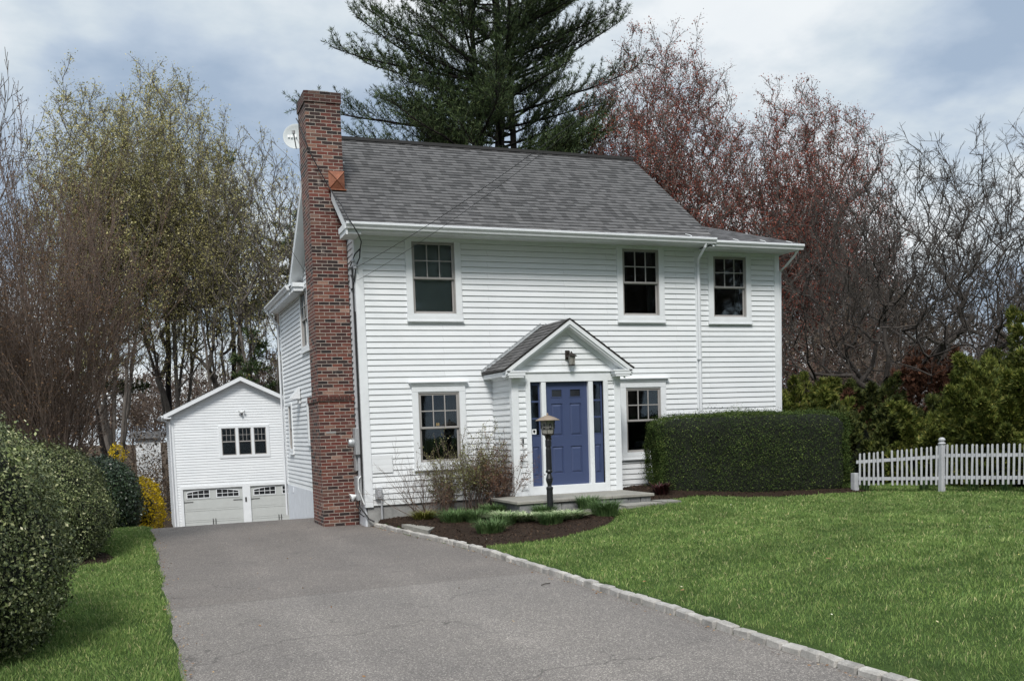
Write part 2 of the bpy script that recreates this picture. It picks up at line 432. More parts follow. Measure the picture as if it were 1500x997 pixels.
def attach(o, parent):
    o.parent = parent
    p = parent; M4 = Matrix.Identity(4)
    while p is not None:
        M4 = Matrix.LocRotScale(p.location, p.rotation_euler, p.scale) @ M4; p = p.parent
    # geometry is authored in world space: bring the mesh into the parent's space
    if o.type == 'MESH' and not o.get('_local'):
        o.data.transform(M4.inverted())

def np_mesh(name, V, F, mat, parent=None, matidx=None, local=False, smooth=False):
    """V (n,3) F (m,k) arrays"""
    me = bpy.data.meshes.new(name)
    V = np.asarray(V, dtype=np.float32); F = np.asarray(F, dtype=np.int32)
    k = F.shape[1]
    me.vertices.add(len(V)); me.vertices.foreach_set('co', V.ravel())
    me.loops.add(F.size); me.loops.foreach_set('vertex_index', F.ravel())
    me.polygons.add(len(F)); me.polygons.foreach_set('loop_start', np.arange(0, F.size, k, dtype=np.int32))
    for m in (mat if isinstance(mat, (list, tuple)) else [mat]): me.materials.append(m)
    if matidx is not None: me.polygons.foreach_set('material_index', np.asarray(matidx, dtype=np.int32))
    me.update(calc_edges=True)
    if smooth: me.polygons.foreach_set('use_smooth', [True] * len(me.polygons))
    o = bpy.data.objects.new(name, me); COL.objects.link(o)
    if parent is not None:
        if local: o.parent = parent
        else: attach(o, parent)
    return o

def tag(o, label=None, cat=None, group=None, kind=None):
    if label: o['label'] = label
    if cat: o['category'] = cat
    if group: o['group'] = group
    if kind: o['kind'] = kind
    return o
def thing(name, loc, label, cat, group=None, rz=0):
    o = bpy.data.objects.new(name, None); COL.objects.link(o)
    o.location = loc; o.rotation_euler = (0, 0, rz); o.empty_display_size = .2
    return tag(o, label, cat, group)
def dup(root, loc=None, rz=None, label=None, scale=None):
    r = root.copy(); COL.objects.link(r)
    if loc is not None: r.location = loc
    if rz is not None: r.rotation_euler = (0, 0, rz)
    if scale is not None: r.scale = scale if hasattr(scale, '__len__') else (scale,) * 3
    if label: r['label'] = label
    for ch in list(root.children):
        c = ch.copy(); COL.objects.link(c); c.parent = r
        for g in list(ch.children):
            d = g.copy(); COL.objects.link(d); d.parent = c
    return r

# ------------------------------------------------------------------ camera
cam = bpy.data.cameras.new('camera'); co = bpy.data.objects.new('camera', cam); COL.objects.link(co)
R_ = Vector((0.93631339, -0.34935639, -0.03559999)); U_ = Vector((0.0596627, 0.05835642, 0.99651136)); F_ = Vector((0.34606012, 0.93517092, -0.07548344))
m4 = Matrix(((R_.x, U_.x, -F_.x, -4.236), (R_.y, U_.y, -F_.y, -18.352), (R_.z, U_.z, -F_.z, 1.871), (0, 0, 0, 1)))
co.matrix_world = m4
cam.sensor_width = 36; cam.lens = 1393.222 / 1500 * 36
cam.shift_x = 34.964 / 1500; cam.shift_y = 232.565 / 1500
cam.clip_start = .1; cam.clip_end = 2000
SC.camera = co
SC.view_settings.view_transform = 'Standard'; SC.view_settings.look = 'None'; SC.view_settings.exposure = 0

# ------------------------------------------------------------------ sky and light
SUN_EL, SUN_AZ = rad(48), rad(205)      # azimuth measured from +Y towards +X
w = bpy.data.worlds.new('World'); SC.world = w; w.use_nodes = True
nt = w.node_tree; bg = nt.nodes['Background']
sky = nt.nodes.new('ShaderNodeTexSky'); sky.sky_type = 'NISHITA'; sky.sun_disc = False
sky.sun_elevation = SUN_EL; sky.sun_rotation = SUN_AZ; sky.air_density = 1.2; sky.dust_density = 2
tc = nt.nodes.new('ShaderNodeTexCoord'); sep = nt.nodes.new('ShaderNodeSeparateXYZ'); L(nt, tc.outputs['Generated'], sep.inputs[0])
zz = math_(nt, 'ADD', math_(nt, 'MAXIMUM', sep.outputs[2], 0.0), .22)
cb = nt.nodes.new('ShaderNodeCombineXYZ')
L(nt, math_(nt, 'DIVIDE', sep.outputs[0], zz), cb.inputs[0]); L(nt, math_(nt, 'DIVIDE', sep.outputs[1], zz), cb.inputs[1])
cb.inputs[2].default_value = 3.7
big = noise_(nt, cb.outputs[0], 1.25, 6, .52)
mid = noise_(nt, cb.outputs[0], 3.2, 6, .55)
f = math_(nt, 'ADD', math_(nt, 'MULTIPLY', big, .7), math_(nt, 'MULTIPLY', mid, .3))
cl = ramp(nt, f, [(.40, (2.9, 3.65, 4.7)), (.46, (3.9, 4.6, 5.5)), (.51, (5.0, 5.6, 6.1)), (.58, (6.7, 7.0, 7.2))])
cov = ramp(nt, mid, [(.40, (.92, .92, .92)), (.55, (.97, .97, .97))])
skyc = mixc(nt, cov, sky.outputs[0], cl)
zen = ramp(nt, sep.outputs[2], [(.42, (1, 1, 1)), (.9, (1.75, 1.72, 1.68))])
skyc = mixc(nt, 1, skyc, zen, 'MULTIPLY')
L(nt, skyc, bg.inputs[0]); bg.inputs[1].default_value = .133

sun = bpy.data.lights.new('sun', 'SUN'); sun.energy = 3.0; sun.angle = rad(15); sun.color = (1, .965, .92)
so = bpy.data.objects.new('sun', sun); COL.objects.link(so)
sd = Vector((math.sin(SUN_AZ) * math.cos(SUN_EL), math.cos(SUN_AZ) * math.cos(SUN_EL), math.sin(SUN_EL)))
so.rotation_euler = (-sd).to_track_quat('-Z', 'Y').to_euler()
so.location = sd * 50

# ------------------------------------------------------------------ terrain
def ss(t): t = max(0., min(1., t)); return t * t * (3 - 2 * t)
def drive_z(y):
    if y < 2.6: return 0.
    t = y - 2.6
    z = -.12 * t if t > .6 else -.12 * t * t / 1.2 - 0
    if t > .6: z = -.12 * (t - .3)
    return max(z, -2.72)
def kerb_x(y):
    pts = [(.35, .13), (-.6, .2), (-1.5, .27), (-2.6, .4), (-3.7, .52), (-4.8, .585), (-20, .6)]
    if y >= pts[0][0]: return .1
    for (ya, xa), (yb, xb) in zip(pts, pts[1:]):
        if y >= yb:
            t = (ya - y) / (ya - yb); return xa + (xb - xa) * t
    return .6
def lawn_z(x, y):
    z = .07 + .17 * ss((x - .6) / 4.5)
    z += .14 * ss((x - 4.6) / 1.5) * ss((y + 2.6) / 1.6) * ss((11 - x) / 2)
    z += .05 * ss((y + 3.5) / 3) * ss((3 - abs(x - 2)) / 2)
    z += .07 * ss((y + 4.2) / 1.5) * ss((x - 1.2) / 1.2) * ss((8 - x) / 2)
    z += .012 * (noise.noise(Vector((x * .6, y * .6, 0))))
    return z
def ground_z(x, y):
    d = drive_z(y)
    if x < -3.9: d += .03 * ss((-4 - x) / .15) + .12 * ss((-4.5 - x) / 3) + .02 * noise.noise(Vector((x, y, 2)))
    far = -2.0 * ss((y - 12) / 30) if x > 0 else 0
    l = lawn_z(x, y) + far
    e = kerb_x(y)
    if y > .2: e = .12
    if y > 6: return d if x < 6 else d + (l - d) * ss((x - 6) / 10)
    t = ss((x - e) / .1)
    z = d + (l - d) * t
    return z
def axis(fine0, fine1, step, lo, hi, g=1.25):
    a = list(np.arange(fine0, fine1 + 1e-6, step)); s = step; x = a[-1]
    while x < hi: s *= g; x += s; a.append(x)
    s = step; x = a[0]; pre = []
    while x > lo: s *= g; x -= s; pre.append(x)
    return np.array(pre[::-1] + a)
xs = np.unique(np.concatenate([axis(-6, 3, .25, -500, 500), np.arange(-.1, 1.0, .06)]))
ys = axis(-15, 6, .3, -120, 900)
V = [(x, y, ground_z(x, y) - (.0 if not (-3.99 < x < .0) else .03)) for y in ys for x in xs]
nx, ny = len(xs), len(ys)
idx = np.arange(nx * ny).reshape(ny, nx)
F = np.stack([idx[:-1, :-1], idx[:-1, 1:], idx[1:, 1:], idx[1:, :-1]], -1).reshape(-1, 4)
g = np_mesh('ground', V, F, M['ground'], smooth=True); tag(g, kind='structure')

# driveway sheet
V = []; F = []
yl = np.concatenate([np.arange(-24, 2, .4), np.arange(2, 29.3, .3)])
for y in yl:
    xl = -4.0 + .05 * noise.noise(Vector((0, y * .9, 0))) + .02 * noise.noise(Vector((0, y * 5, 0)))
    xr = kerb_x(y) + .02 if y < .2 else (.12 if y < 12 else .12 + 5 * ss((y - 12) / 6))
    for t in np.linspace(0, 1, 9):
        x = xl + (xr - xl) * t; V.append((x, y, drive_z(y) + .006 * math.sin(PI * t) + (.0 if t > 0 else -.0)))
n = len(yl); idx = np.arange(n * 9).reshape(n, 9)
F = np.stack([idx[:-1, :-1], idx[:-1, 1:], idx[1:, 1:], idx[1:, :-1]], -1).reshape(-1, 4)
d = np_mesh('driveway', V, F, M['asphalt'], smooth=True); tag(d, kind='structure')

# ------------------------------------------------------------------ siding
def siding(mb, org, ud, nd, zlo, zhi, interval, holes=(), e=.1145, t=.019):
    org, ud, nd = Vector(org), Vector(ud), Vector(nd)
    P = lambda u, z, o: org + ud * u + nd * o + Vector((0, 0, z))
    z = zlo
    while z < zhi - 1e-4:
        zt = min(z + e, zhi)
        cuts = sorted({z, zt} | {h for r in holes for h in (r[2], r[3]) if z < h < zt})
        for a, b in zip(cuts, cuts[1:]):
            mz = (a + b) / 2
            ia, ib = interval(a), interval(b)
            if ia is None or ib is None: continue
            rects = sorted((r[0], r[1]) for r in holes if r[2] <= mz <= r[3])
            segs = []; 
            la, lb = ia[0], ib[0]
            for r0, r1 in rects:
                segs.append((la, lb, r0, r0)); la = lb = r1
            segs.append((la, lb, ia[1], ib[1]))
            for s0a, s0b, s1a, s1b in segs:
                if s1a - s0a < 1e-3 and s1b - s0b < 1e-3: continue
                oa = t * (1 - (a - z) / e) + .002; ob = t * (1 - (b - z) / e) + .002
                mb.face([P(s0a, a, oa), P(s1a, a, oa), P(s1b, b, ob), P(s0b, b, ob)])
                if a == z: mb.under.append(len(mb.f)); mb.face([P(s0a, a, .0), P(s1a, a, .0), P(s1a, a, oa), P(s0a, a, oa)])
        z = zt

H = thing('house', (0, 0, 0), 'white clapboard two storey house with brick chimney and blue front door', 'house')
ZF = .41
# windows of the front: (x0, x1, z0, z1) sash rectangles
UW = [(1.119, 2.009, 4.154, 5.567), (5.793, 6.682, 4.154, 5.567)]
LW = [(1.137, 2.0, 1.205, 2.598), (5.802, 6.665, 1.205, 2.598)]
WW = (8.135, 9.005, 4.145, 5.49)
front_holes = [(a + .0, b, c, d) for a, b, c, d in UW + LW]
mb = MB()
siding(mb, (0, 0, 0), (1, 0, 0), (0, -1, 0), ZF, 5.64, lambda z: (0, 7.7), front_holes)
siding(mb, (0, .1, 0), (1, 0, 0), (0, -1, 0), ZF, 5.64, lambda z: (7.7, 9.88), [WW])
# left side wall with gable; s runs from the rear (y=10) to the front corner
RZ, EY, EZ, RY, BY = 8.33, -.62, 5.74, 2.875, 6.37
def gab(z):
    if z < 5.6: return (0, 10.0)
    k = (z - 5.6) / .755
    return (10 - (6.0 - k), 10 - (-.25 + k)) if k < 3 else None
side_holes = [(10 - 6.3, 10 - 5.3, 4.06, 5.45), (10 - 9.12, 10 - 8.65, 1.45, 2.65), (10 - 5.95, 10 - 5.25, 1.72, 2.62)]
def gab2(z):
    r = gab(z)
    if r is None: return None
    return (r[0], min(r[1], 10.0))
siding(mb, (0, 10, 0), (0, -1, 0), (-1, 0, 0), ZF, 7.85, gab2, side_holes)
siding(mb, (9.88, .1, 0), (0, 1, 0), (1, 0, 0), ZF, 5.64, lambda z: (0, 5.7))
siding(mb, (9.88, 5.8, 0), (-1, 0, 0), (0, 1, 0), ZF, 5.64, lambda z: (0, 9.88))
siding(mb, (7.7, 0, 0), (0, 1, 0), (1, 0, 0), 5.7, 7.9, lambda z: ((z - 5.7) / .755 , 5.75 - (z - 5.7) / .755))
siding(mb, (7.6, 10, 0), (-1, 0, 0), (0, 1, 0), ZF, 5.64, lambda z: (0, 7.6))
siding(mb, (7.6, 5.8, 0), (0, 1, 0), (1, 0, 0), ZF, 5.64, lambda z: (0, 4.2))
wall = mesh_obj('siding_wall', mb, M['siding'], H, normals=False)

# inner skin so rooms are dark and nothing shines through
def skin(mb, org, ud, width, z0, z1, holes, off):
    org, ud, off = Vector(org), Vector(ud), Vector(off)
    us = sorted({0, width} | {v for h in holes for v in h[:2]}); zs = sorted({z0, z1} | {v for h in holes for v in h[2:]})
    for a, b in zip(us, us[1:]):
        for c, d in zip(zs, zs[1:]):
            m_, n_ = (a + b) / 2, (c + d) / 2
            if any(h[0] < m_ < h[1] and h[2] < n_ < h[3] for h in holes): continue
            mb.face([org + ud*a + off + Vector((0,0,c)), org + ud*b + off + Vector((0,0,c)), org + ud*b + off + Vector((0,0,d)), org + ud*a + off + Vector((0,0,d))])
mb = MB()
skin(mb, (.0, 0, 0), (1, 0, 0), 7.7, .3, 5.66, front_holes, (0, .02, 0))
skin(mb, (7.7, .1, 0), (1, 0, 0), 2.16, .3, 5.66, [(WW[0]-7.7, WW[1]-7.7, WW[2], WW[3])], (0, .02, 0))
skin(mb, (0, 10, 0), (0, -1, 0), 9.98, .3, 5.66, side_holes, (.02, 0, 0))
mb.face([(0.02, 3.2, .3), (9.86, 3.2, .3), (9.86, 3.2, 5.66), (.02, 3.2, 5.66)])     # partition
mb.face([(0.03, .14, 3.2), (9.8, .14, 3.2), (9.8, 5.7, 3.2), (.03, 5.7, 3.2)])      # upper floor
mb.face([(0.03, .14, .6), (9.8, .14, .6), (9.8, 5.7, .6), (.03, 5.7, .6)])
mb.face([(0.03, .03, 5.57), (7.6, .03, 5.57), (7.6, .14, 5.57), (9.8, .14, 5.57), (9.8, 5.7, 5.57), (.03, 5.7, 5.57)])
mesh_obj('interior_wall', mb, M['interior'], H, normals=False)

# foundation
mb = MB()
mb.box(.02, 7.7, .018, 5.7, -.1, ZF - .004); mb.box(7.7, 9.85, .11, 5.7, -.1, ZF - .006)
mesh_obj('foundation', mb, M['concrete'], H)
mb = MB(); mb.box(-.03, .018, 1.2, 10, -3, ZF + .0); mb.box(-.02, .018, .05, 1.2, -.3, ZF - .004)
mb.box(-.045, -.03, 8.9, 9.05, .22, .36)
mesh_obj('painted_foundation', mb, M['stucco'], H)

# corner boards and frieze
def cbox(name, *b, mat='trim', c=.004, parent=H):
    m = MB(); m.bbox(*b, c=c); return mesh_obj(name, m, M[mat], parent)
cbox('corner_board', -.03, .135, -.03, .0, ZF - .03, 5.64)
cbox('corner_board', -.032, -.0, -.028, .115, ZF - .03, 5.66)
cbox('corner_board', 7.60, 7.735, -.032, .1, ZF, 5.64)
cbox('corner_board', 9.78, 9.912, .068, .1, ZF, 5.64)
cbox('corner_board', 9.88, 9.913, .1, .23, ZF, 5.64)
cbox('corner_board', -.03, 0.0, 9.88, 10.03, ZF, 5.45)
def pieces(name, mat, parent, *bx, c=None):
    for b_ in bx:
        m = MB(); (m.box(*b_) if c is None else m.bbox(*b_, c=c)); mesh_obj(name, m, M[mat], parent)
pieces('frieze_board', 'trim', H, (-.03, 7.7, -.034, -.002, 5.585, 5.66), (7.7, 9.9, .066, .098, 5.52, 5.6))
# soffits
pieces('soffit', 'soffit', H, (-.28, 7.75, -.56, -.0, 5.64, 5.664), (7.7, 10.02, -.50, .1, 5.58, 5.604), (9.88, 10.02, .1, 6, 5.58, 5.604), (-.30, 0, 5.9, 10.2, 5.40, 5.42))
pieces('fascia_board', 'trim', H, (-.27, 7.74, -.575, -.56, 5.62, 5.76), (7.75, 10.02, -.515, -.5, 5.57, 5.70), (-.31, -.295, 6.2, 10.2, 5.38, 5.56))

# gutters, K-profile (outward, z)
KG = [(0, 0), (.075, 0), (.085, .03), (.105, .055), (.12, .075), (.12, .11), (.105, .118), (.10, .105), (0, .105)]
m = MB(); m.extrude(KG, (-.30, -.575, 5.645), (7.74, -.575, 5.625), (0, -1, 0))
mesh_obj('gutter', m, M['gutter'], H)
m = MB(); m.extrude(KG, (7.76, -.515, 5.585), (10.07, -.515, 5.575), (0, -1, 0))
mesh_obj('gutter', m, M['gutter'], H)
m = MB(); m.extrude(KG, (-.30, 6.15, 5.50), (-.30, 10.25, 5.47), (-1, 0, 0))
mesh_obj('gutter', m, M['gutter'], H)

# roofs
def roofplane(mb, A, B, C, D, e=.143, lift=.012, u0=0.):
    """A,B eave left/right; C right top, D left top"""
    A, B, C, D = map(Vector, (A, B, C, D))
    ud = (B - A).normalized(); nrm = (B - A).cross(D - A if (D - A).length > .01 else C - A).normalized()
    if nrm.z < 0: nrm = -nrm
    mid = (C + D) / 2 - (A + B) / 2; up = (mid - ud * mid.dot(ud)); Ls = up.length
    n = max(1, int(round(Ls / e)))
    def pt(p, o): return p + nrm * o
    for k in range(n):
        t0, t1 = k / n, (k + 1) / n
        a0, b0, a1, b1 = A.lerp(D, t0), B.lerp(C, t0), A.lerp(D, t1), B.lerp(C, t1)
        v0, v1 = k * e, (k + 1) * e - .0005
        U = lambda p: (p - A).dot(ud) + u0
        mb.face([pt(a0, lift), pt(b0, lift), pt(b1, .002), pt(a1, .002)], [(U(a0), v0), (U(b0), v0), (U(b1), v1), (U(a1), v1)])
        mb.face([pt(a0, 0), pt(b0, 0), pt(b0, lift), pt(a0, lift)], [(U(a0), v0), (U(b0), v0), (U(b0), v0 + .002), (U(a0), v0 + .002)])
m = MB()
roofplane(m, (-.30, EY, EZ), (7.72, EY, EZ), (7.72, RY, RZ), (-.30, RY, RZ))
roofplane(m, (7.72, BY, EZ - .1), (-.30, BY, EZ - .1), (-.30, RY, RZ), (7.72, RY, RZ), u0=3.3)
m.box(-.3, 7.72, RY - .1, RY + .1, RZ - .04, RZ + .028)
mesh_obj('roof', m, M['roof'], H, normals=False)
m = MB()   # underside / deck thickness
for ys_, ye_, za, zb in ((EY, RY, EZ, RZ), (BY, RY, EZ - .1, RZ)):
    a = [Vector((x, y, z - .004)) for x, y, z in ((-.30, ys_, za), (7.72, ys_, za), (7.72, ye_, zb), (-.30, ye_, zb))]
    b = [p - Vector((0, 0, .03)) for p in a]
    m.face(b); 
    for i in range(4): m.face([a[i], a[(i+1) % 4], b[(i+1) % 4], b[i]])
mesh_obj('roof_edge', m, M['gutter'], H)
# rakes at the left gable
def rake(mb, x0, x1, y0, z0, y1, z1, h, drop=0.):
    P = []
    for x in (x0, x1):
        P.append([(x, y0, z0 - drop), (x, y1, z1 - drop), (x, y1, z1 - h - drop), (x, y0, z0 - h - drop)])
    mb.face(P[0]); mb.face(P[1][::-1])
    for i in range(4): mb.face([P[0][i], P[0][(i+1) % 4], P[1][(i+1) % 4], P[1][i]])
for nm_, mt_, a_ in (('rake_board', 'trim', (-.295, -.265, EY, EZ, RY, RZ, .17, .036)), ('rake_board', 'trim', (-.295, -.265, BY, EZ - .1, RY, RZ, .17, .036)),
                     ('rake_board', 'trim', (-.03, -.0, -.1, 5.74 + .38, RY, RZ, .17, .075)), ('rake_board', 'trim', (-.03, 0, 6, EZ + .16, RY, RZ, .17, .075)),
                     ('rake_board', 'trim', (7.68, 7.715, EY, EZ, RY, RZ, .14, .036)),
                     ('rake_soffit', 'soffit', (-.265, -.03, EY + .1, EZ + .07, RY, RZ, .012, .19)), ('rake_soffit', 'soffit', (-.265, -.03, BY - .1, EZ - .02, RY, RZ, .012, .19))):
    m = MB(); rake(m, *a_); mesh_obj(nm_, m, M[mt_], H)
# cornice returns
m = MB()
RP = [(0, 0), (.04, 0), (.07, .04), (.07, .07), (.1, .1), (.13, .16), (.13, .18), (0, .18)]
m.box(-.29, .0, -.58, -.02, 5.56, 5.72); m.box(-.31, .02, -.60, -.012, 5.645, 5.75)
mesh_obj('cornice_return', m, M['trim'], H)
m = MB(); m.box(-.28, -.0, 5.72, 6.3, 5.42, 5.58); m.box(-.305, -.0, 5.68, 6.34, 5.52, 5.62)
mesh_obj('cornice_return', m, M['trim'], H)
# right wing: low hip roof
s_ = .41; t_ = 2.42
m = MB()
roofplane(m, (7.4, -.6, 5.70), (10.04, -.6, 5.70), (10.04 - t_, -.6 + t_, 5.70 + s_ * t_), (7.4, -.6 + t_, 5.70 + s_ * t_))
roofplane(m, (10.04, -.6, 5.70), (10.04, 6.2, 5.70), (10.04 - t_, 6.2 - t_, 5.70 + s_ * t_), (10.04 - t_, -.6 + t_, 5.70 + s_ * t_), u0=1)
mesh_obj('wing_roof', m, M['roof_wing'], H, normals=False)
# rear wing roof
m = MB()
roofplane(m, (-.33, 10.3, 5.56), (-.33, 5.9, 5.56), (3.8, 5.9, 6.9), (3.8, 10.3, 6.9))
roofplane(m, (7.9, 5.9, 5.56), (7.9, 10.3, 5.56), (3.8, 10.3, 6.9), (3.8, 5.9, 6.9))
m.face([(-.33, 10.3, 5.5), (7.9, 10.3, 5.5), (3.8, 10.3, 6.9)])
mesh_obj('rear_roof', m, M['roof_wing'], H, normals=False)

# snow guards on the wing gutter, four little white clips
for x, y, z in ((7.1, -.66, 5.76), (8.35, -.58, 5.715), (9.05, -.58, 5.715), (9.75, -.58, 5.715)):
    m = MB(); m.tube([(x - .05, y + .12, z + .06), (x, y + .02, z + .02), (x + .02, y - .02, z - .01)], .007, 5)
    mesh_obj('gutter_bracket', m, M['mark'], H)

# downspouts
def downspout(pts, r=.035, parent=H):
    m = MB(); m.tube(pts, r, 4); return mesh_obj('downspout', m, M['gutter'], parent)
downspout([(7.50, -.62, 5.63), (7.50, -.60, 5.56), (7.54, -.45, 5.50), (7.60, -.2, 5.40), (7.655, -.09, 5.30), (7.66, -.075, 5.2), (7.66, -.075, .5), (7.68, -.15, .42)], .036)
downspout([(9.98, -.5, 5.58), (9.98, -.4, 5.48), (9.97, -.1, 5.3), (9.96, .1, 5.2), (9.96, .14, 1.0)])
downspout([(-.35, 10.1, 5.5), (-.33, 10.1, 5.38), (-.15, 10.1, 5.16), (-.07, 10.1, 5.08), (-.07, 10.1, -.5)])
# steel bands
for zz_ in (3.2, 1.5):
    m = MB(); m.box(7.61, 7.71, -.118, -.034, zz_, zz_ + .03); mesh_obj('downspout_strap', m, M['gutter'], H)

# ------------------------------------------------------------------ windows
def local(org, ud, nd):
    """matrix taking (u, depth into wall, z) to world; -depth is outward"""
    u, n_ = Vector(ud), Vector(nd)
    return Matrix(((u.x, -n_.x, 0, org[0]), (u.y, -n_.y, 0, org[1]), (u.z, -n_.z, 1, org[2]), (0, 0, 0, 1)))
def make_window(org, ud, nd, x0, x1, z0, z1, case=.13, crown=False, grid=(3, 2), sash='sash', fill=None, label=None, split=.5, parent=H, bottom=.12, name='window'):
    T = local(org, ud, nd)
    wdw = MB()
    b = lambda mb, *a, c=.004: mb.bbox(*a, c=c, M4=T)
    # casing: jambs butt under head and over sill
    top = z1 + .02
    b(wdw, x0 - case, x0, -.045, .0, z0 - .03, top); b(wdw, x1, x1 + case, -.045, .0, z0 - .03, top)
    if crown:
        b(wdw, x0 - case, x1 + case, -.047, .0, top, top + .12)
        for k, (a, c_, dz) in enumerate(((.02, .065, .03), (.035, .085, .028), (.06, .11, .024))):
            zz0 = top + .12 + [0, .03, .058][k]
            b(wdw, x0 - case - a, x1 + case + a, -c_, .0, zz0, zz0 + dz, c=.003)
    else:
        b(wdw, x0 - case, x1 + case, -.047, .0, top, top + .075)
    b(wdw, x0 - case - .01, x1 + case + .01, -.05, .0, z0 - .03 - bottom, z0 - .03)
    o = mesh_obj(name, wdw, M['trim'], parent)
    if label: o['label'] = label
    sl = MB(); b(sl, x0 - case - .02, x1 + case + .02, -.07, -.0505, z0 - .035 - bottom, z0 - .005 - bottom, c=.003)
    b(sl, x0, x1, -.04, .03, z0 - .03, z0 + .012)
    mesh_obj('sill', sl, M['trim'], o)
    w_ = x1 - x0; zm = z0 + (z1 - z0) * split
    fr = MB(); s = .038
    # outer jamb liner
    b(fr, x0, x0 + .022, -.03, .06, z0 + .012, z1); b(fr, x1 - .022, x1, -.03, .06, z0 + .012, z1); b(fr, x0 + .022, x1 - .022, -.03, .06, z1 - .018, z1)
    a0, a1 = x0 + .022, x1 - .022
    # upper sash (outer)
    b(fr, a0, a0 + s, -.015, .012, zm - .02, z1 - .018); b(fr, a1 - s, a1, -.015, .012, zm - .02, z1 - .018)
    b(fr, a0 + s, a1 - s, -.015, .012, z1 - .05, z1 - .018); b(fr, a0 + s, a1 - s, -.0155, .012, zm - .02, zm + .022)
    gx = (a1 - a0 - 2 * s) / grid[0]; gz = (z1 - .05 - zm - .022) / grid[1]
    for k in range(1, grid[0]): b(fr, a0 + s + gx * k - .011, a0 + s + gx * k + .011, -.017, .008, zm + .022, z1 - .05, c=.002)
    for k in range(1, grid[1]): b(fr, a0 + s, a1 - s, -.0165, .008, zm + .022 + gz * k - .011, zm + .022 + gz * k + .011, c=.002)
    # lower sash (inner)
    b(fr, a0, a0 + s, .02, .045, z0 + .012, zm + .015); b(fr, a1 - s, a1, .02, .045, z0 + .012, zm + .015)
    b(fr, a0 + s, a1 - s, .0195, .045, z0 + .012, z0 + .06)
    b(fr, a0 + s, a1 - s, .0195, .045, zm - .03, zm + .0)
    mesh_obj('sash', fr, M[sash], o)
    p1 = MB(); p1.box(a0 + s, a1 - s, -.002, .0, zm + .0, z1 - .05, M4=T); mesh_obj('pane', p1, M['glass'], o, normals=False)
    p2 = MB(); p2.box(a0 + s, a1 - s, .03, .032, z0 + .06, zm - .03, M4=T); mesh_obj('pane', p2, M['glass'], o, normals=False)
    if fill == 'blind':
        bl = MB(); z = z0 + .02
        while z < z1 - .03:
            bl.face([T @ Vector(p) for p in ((a0, .09, z), (a1, .09, z), (a1, .102, z + .022), (a0, .102, z + .022))]); z += .021
        mesh_obj('blind', bl, M['blind'], o)
    if fill == 'dark_blind':
        bl = MB(); z = z0 + .55
        while z < z1 - .03:
            bl.face([T @ Vector(p) for p in ((a0, .09, z), (a1, .09, z), (a1, .102, z + .024), (a0, .102, z + .024))]); z += .023
        mesh_obj('blind', bl, M['blind_dark'], o)
    if fill in ('curtain', 'both'):
        cu = MB()
        for sx, ex in ((a0, a0 + .17), (a1 - .19, a1)):
            pts = []
            n_ = 14
            for k in range(n_ + 1):
                u = sx + (ex - sx) * k / n_; pts.append((u, .14 + .02 * math.sin(k * 1.9)))
            for (ua, da), (ub, db) in zip(pts, pts[1:]):
                cu.face([T @ Vector((ua, da, z0)), T @ Vector((ub, db, z0)), T @ Vector((ub, db, z1)), T @ Vector((ua, da, z1))])
        mesh_obj('curtain', cu, M['curtain'], o)
    if fill == 'cushion':
        cu = MB(); cu.lathe([(.01, -.13), (.14, -.12), (.2, 0), (.14, .13), (.02, .15)], T @ Vector(((x0 + x1) / 2 + .14, .35, z0 + .1)), 12)
        mesh_obj('cushion', cu, M['pillow'], o, smooth=True)
        cu = MB(); cu.box(a0, a1, .2, .8, z0 - .2, z0 + .07, M4=T); mesh_obj('window_seat', cu, M['interior'], o)
    return o
FO = ((0, 0, 0), (1, 0, 0), (0, -1, 0))
make_window(*FO, *UW[0], fill='blind', label='upper window with grey green blind lowered')
make_window(*FO, *UW[1], fill='curtain', label='upper window with dark glass above the entry')
make_window(*FO, *LW[0], crown=True, fill='curtain', label='lower window behind the bare shrubs')
make_window(*FO, *LW[1], crown=True, fill='cushion', label='lower window with a cushion inside, partly behind the hedge')
make_window((0, .1, 0), (1, 0, 0), (0, -1, 0), *WW, fill='both', label='upper window of the right wing')
LO = ((0, 10, 0), (0, -1, 0), (-1, 0, 0))
make_window(*LO, 10 - 6.3, 10 - 5.3, 4.06, 5.42, case=.09, label='dark side window beside the chimney')
make_window(*LO, 10 - 9.12, 10 - 8.65, 1.45, 2.65, case=.09, grid=(1, 1), label='narrow dark window at the far end of the side wall')
make_window(*LO, 10 - 5.95, 10 - 5.25, 1.72, 2.62, case=.12, sash='white_sash', label='small side window behind the chimney')
# little flower-shaped sticker in the lower left window
m = MB()
for k in range(4):
    a = PI / 4 + k * PI / 2
    m.lathe([(.001, -.001), (.018, -.001), (.018, .001), (.001, .001)], (1.53 + .026 * math.cos(a), -.006, 1.965 + .02 * math.sin(a)), 8, M4=Matrix.Rotation(PI / 2, 4, 'X'))
tag(mesh_obj('window_sticker', m, plain('tan_sticker', (.3, .22, .1), .5)), 'small tan four petal sticker on the lower left window', 'sticker')

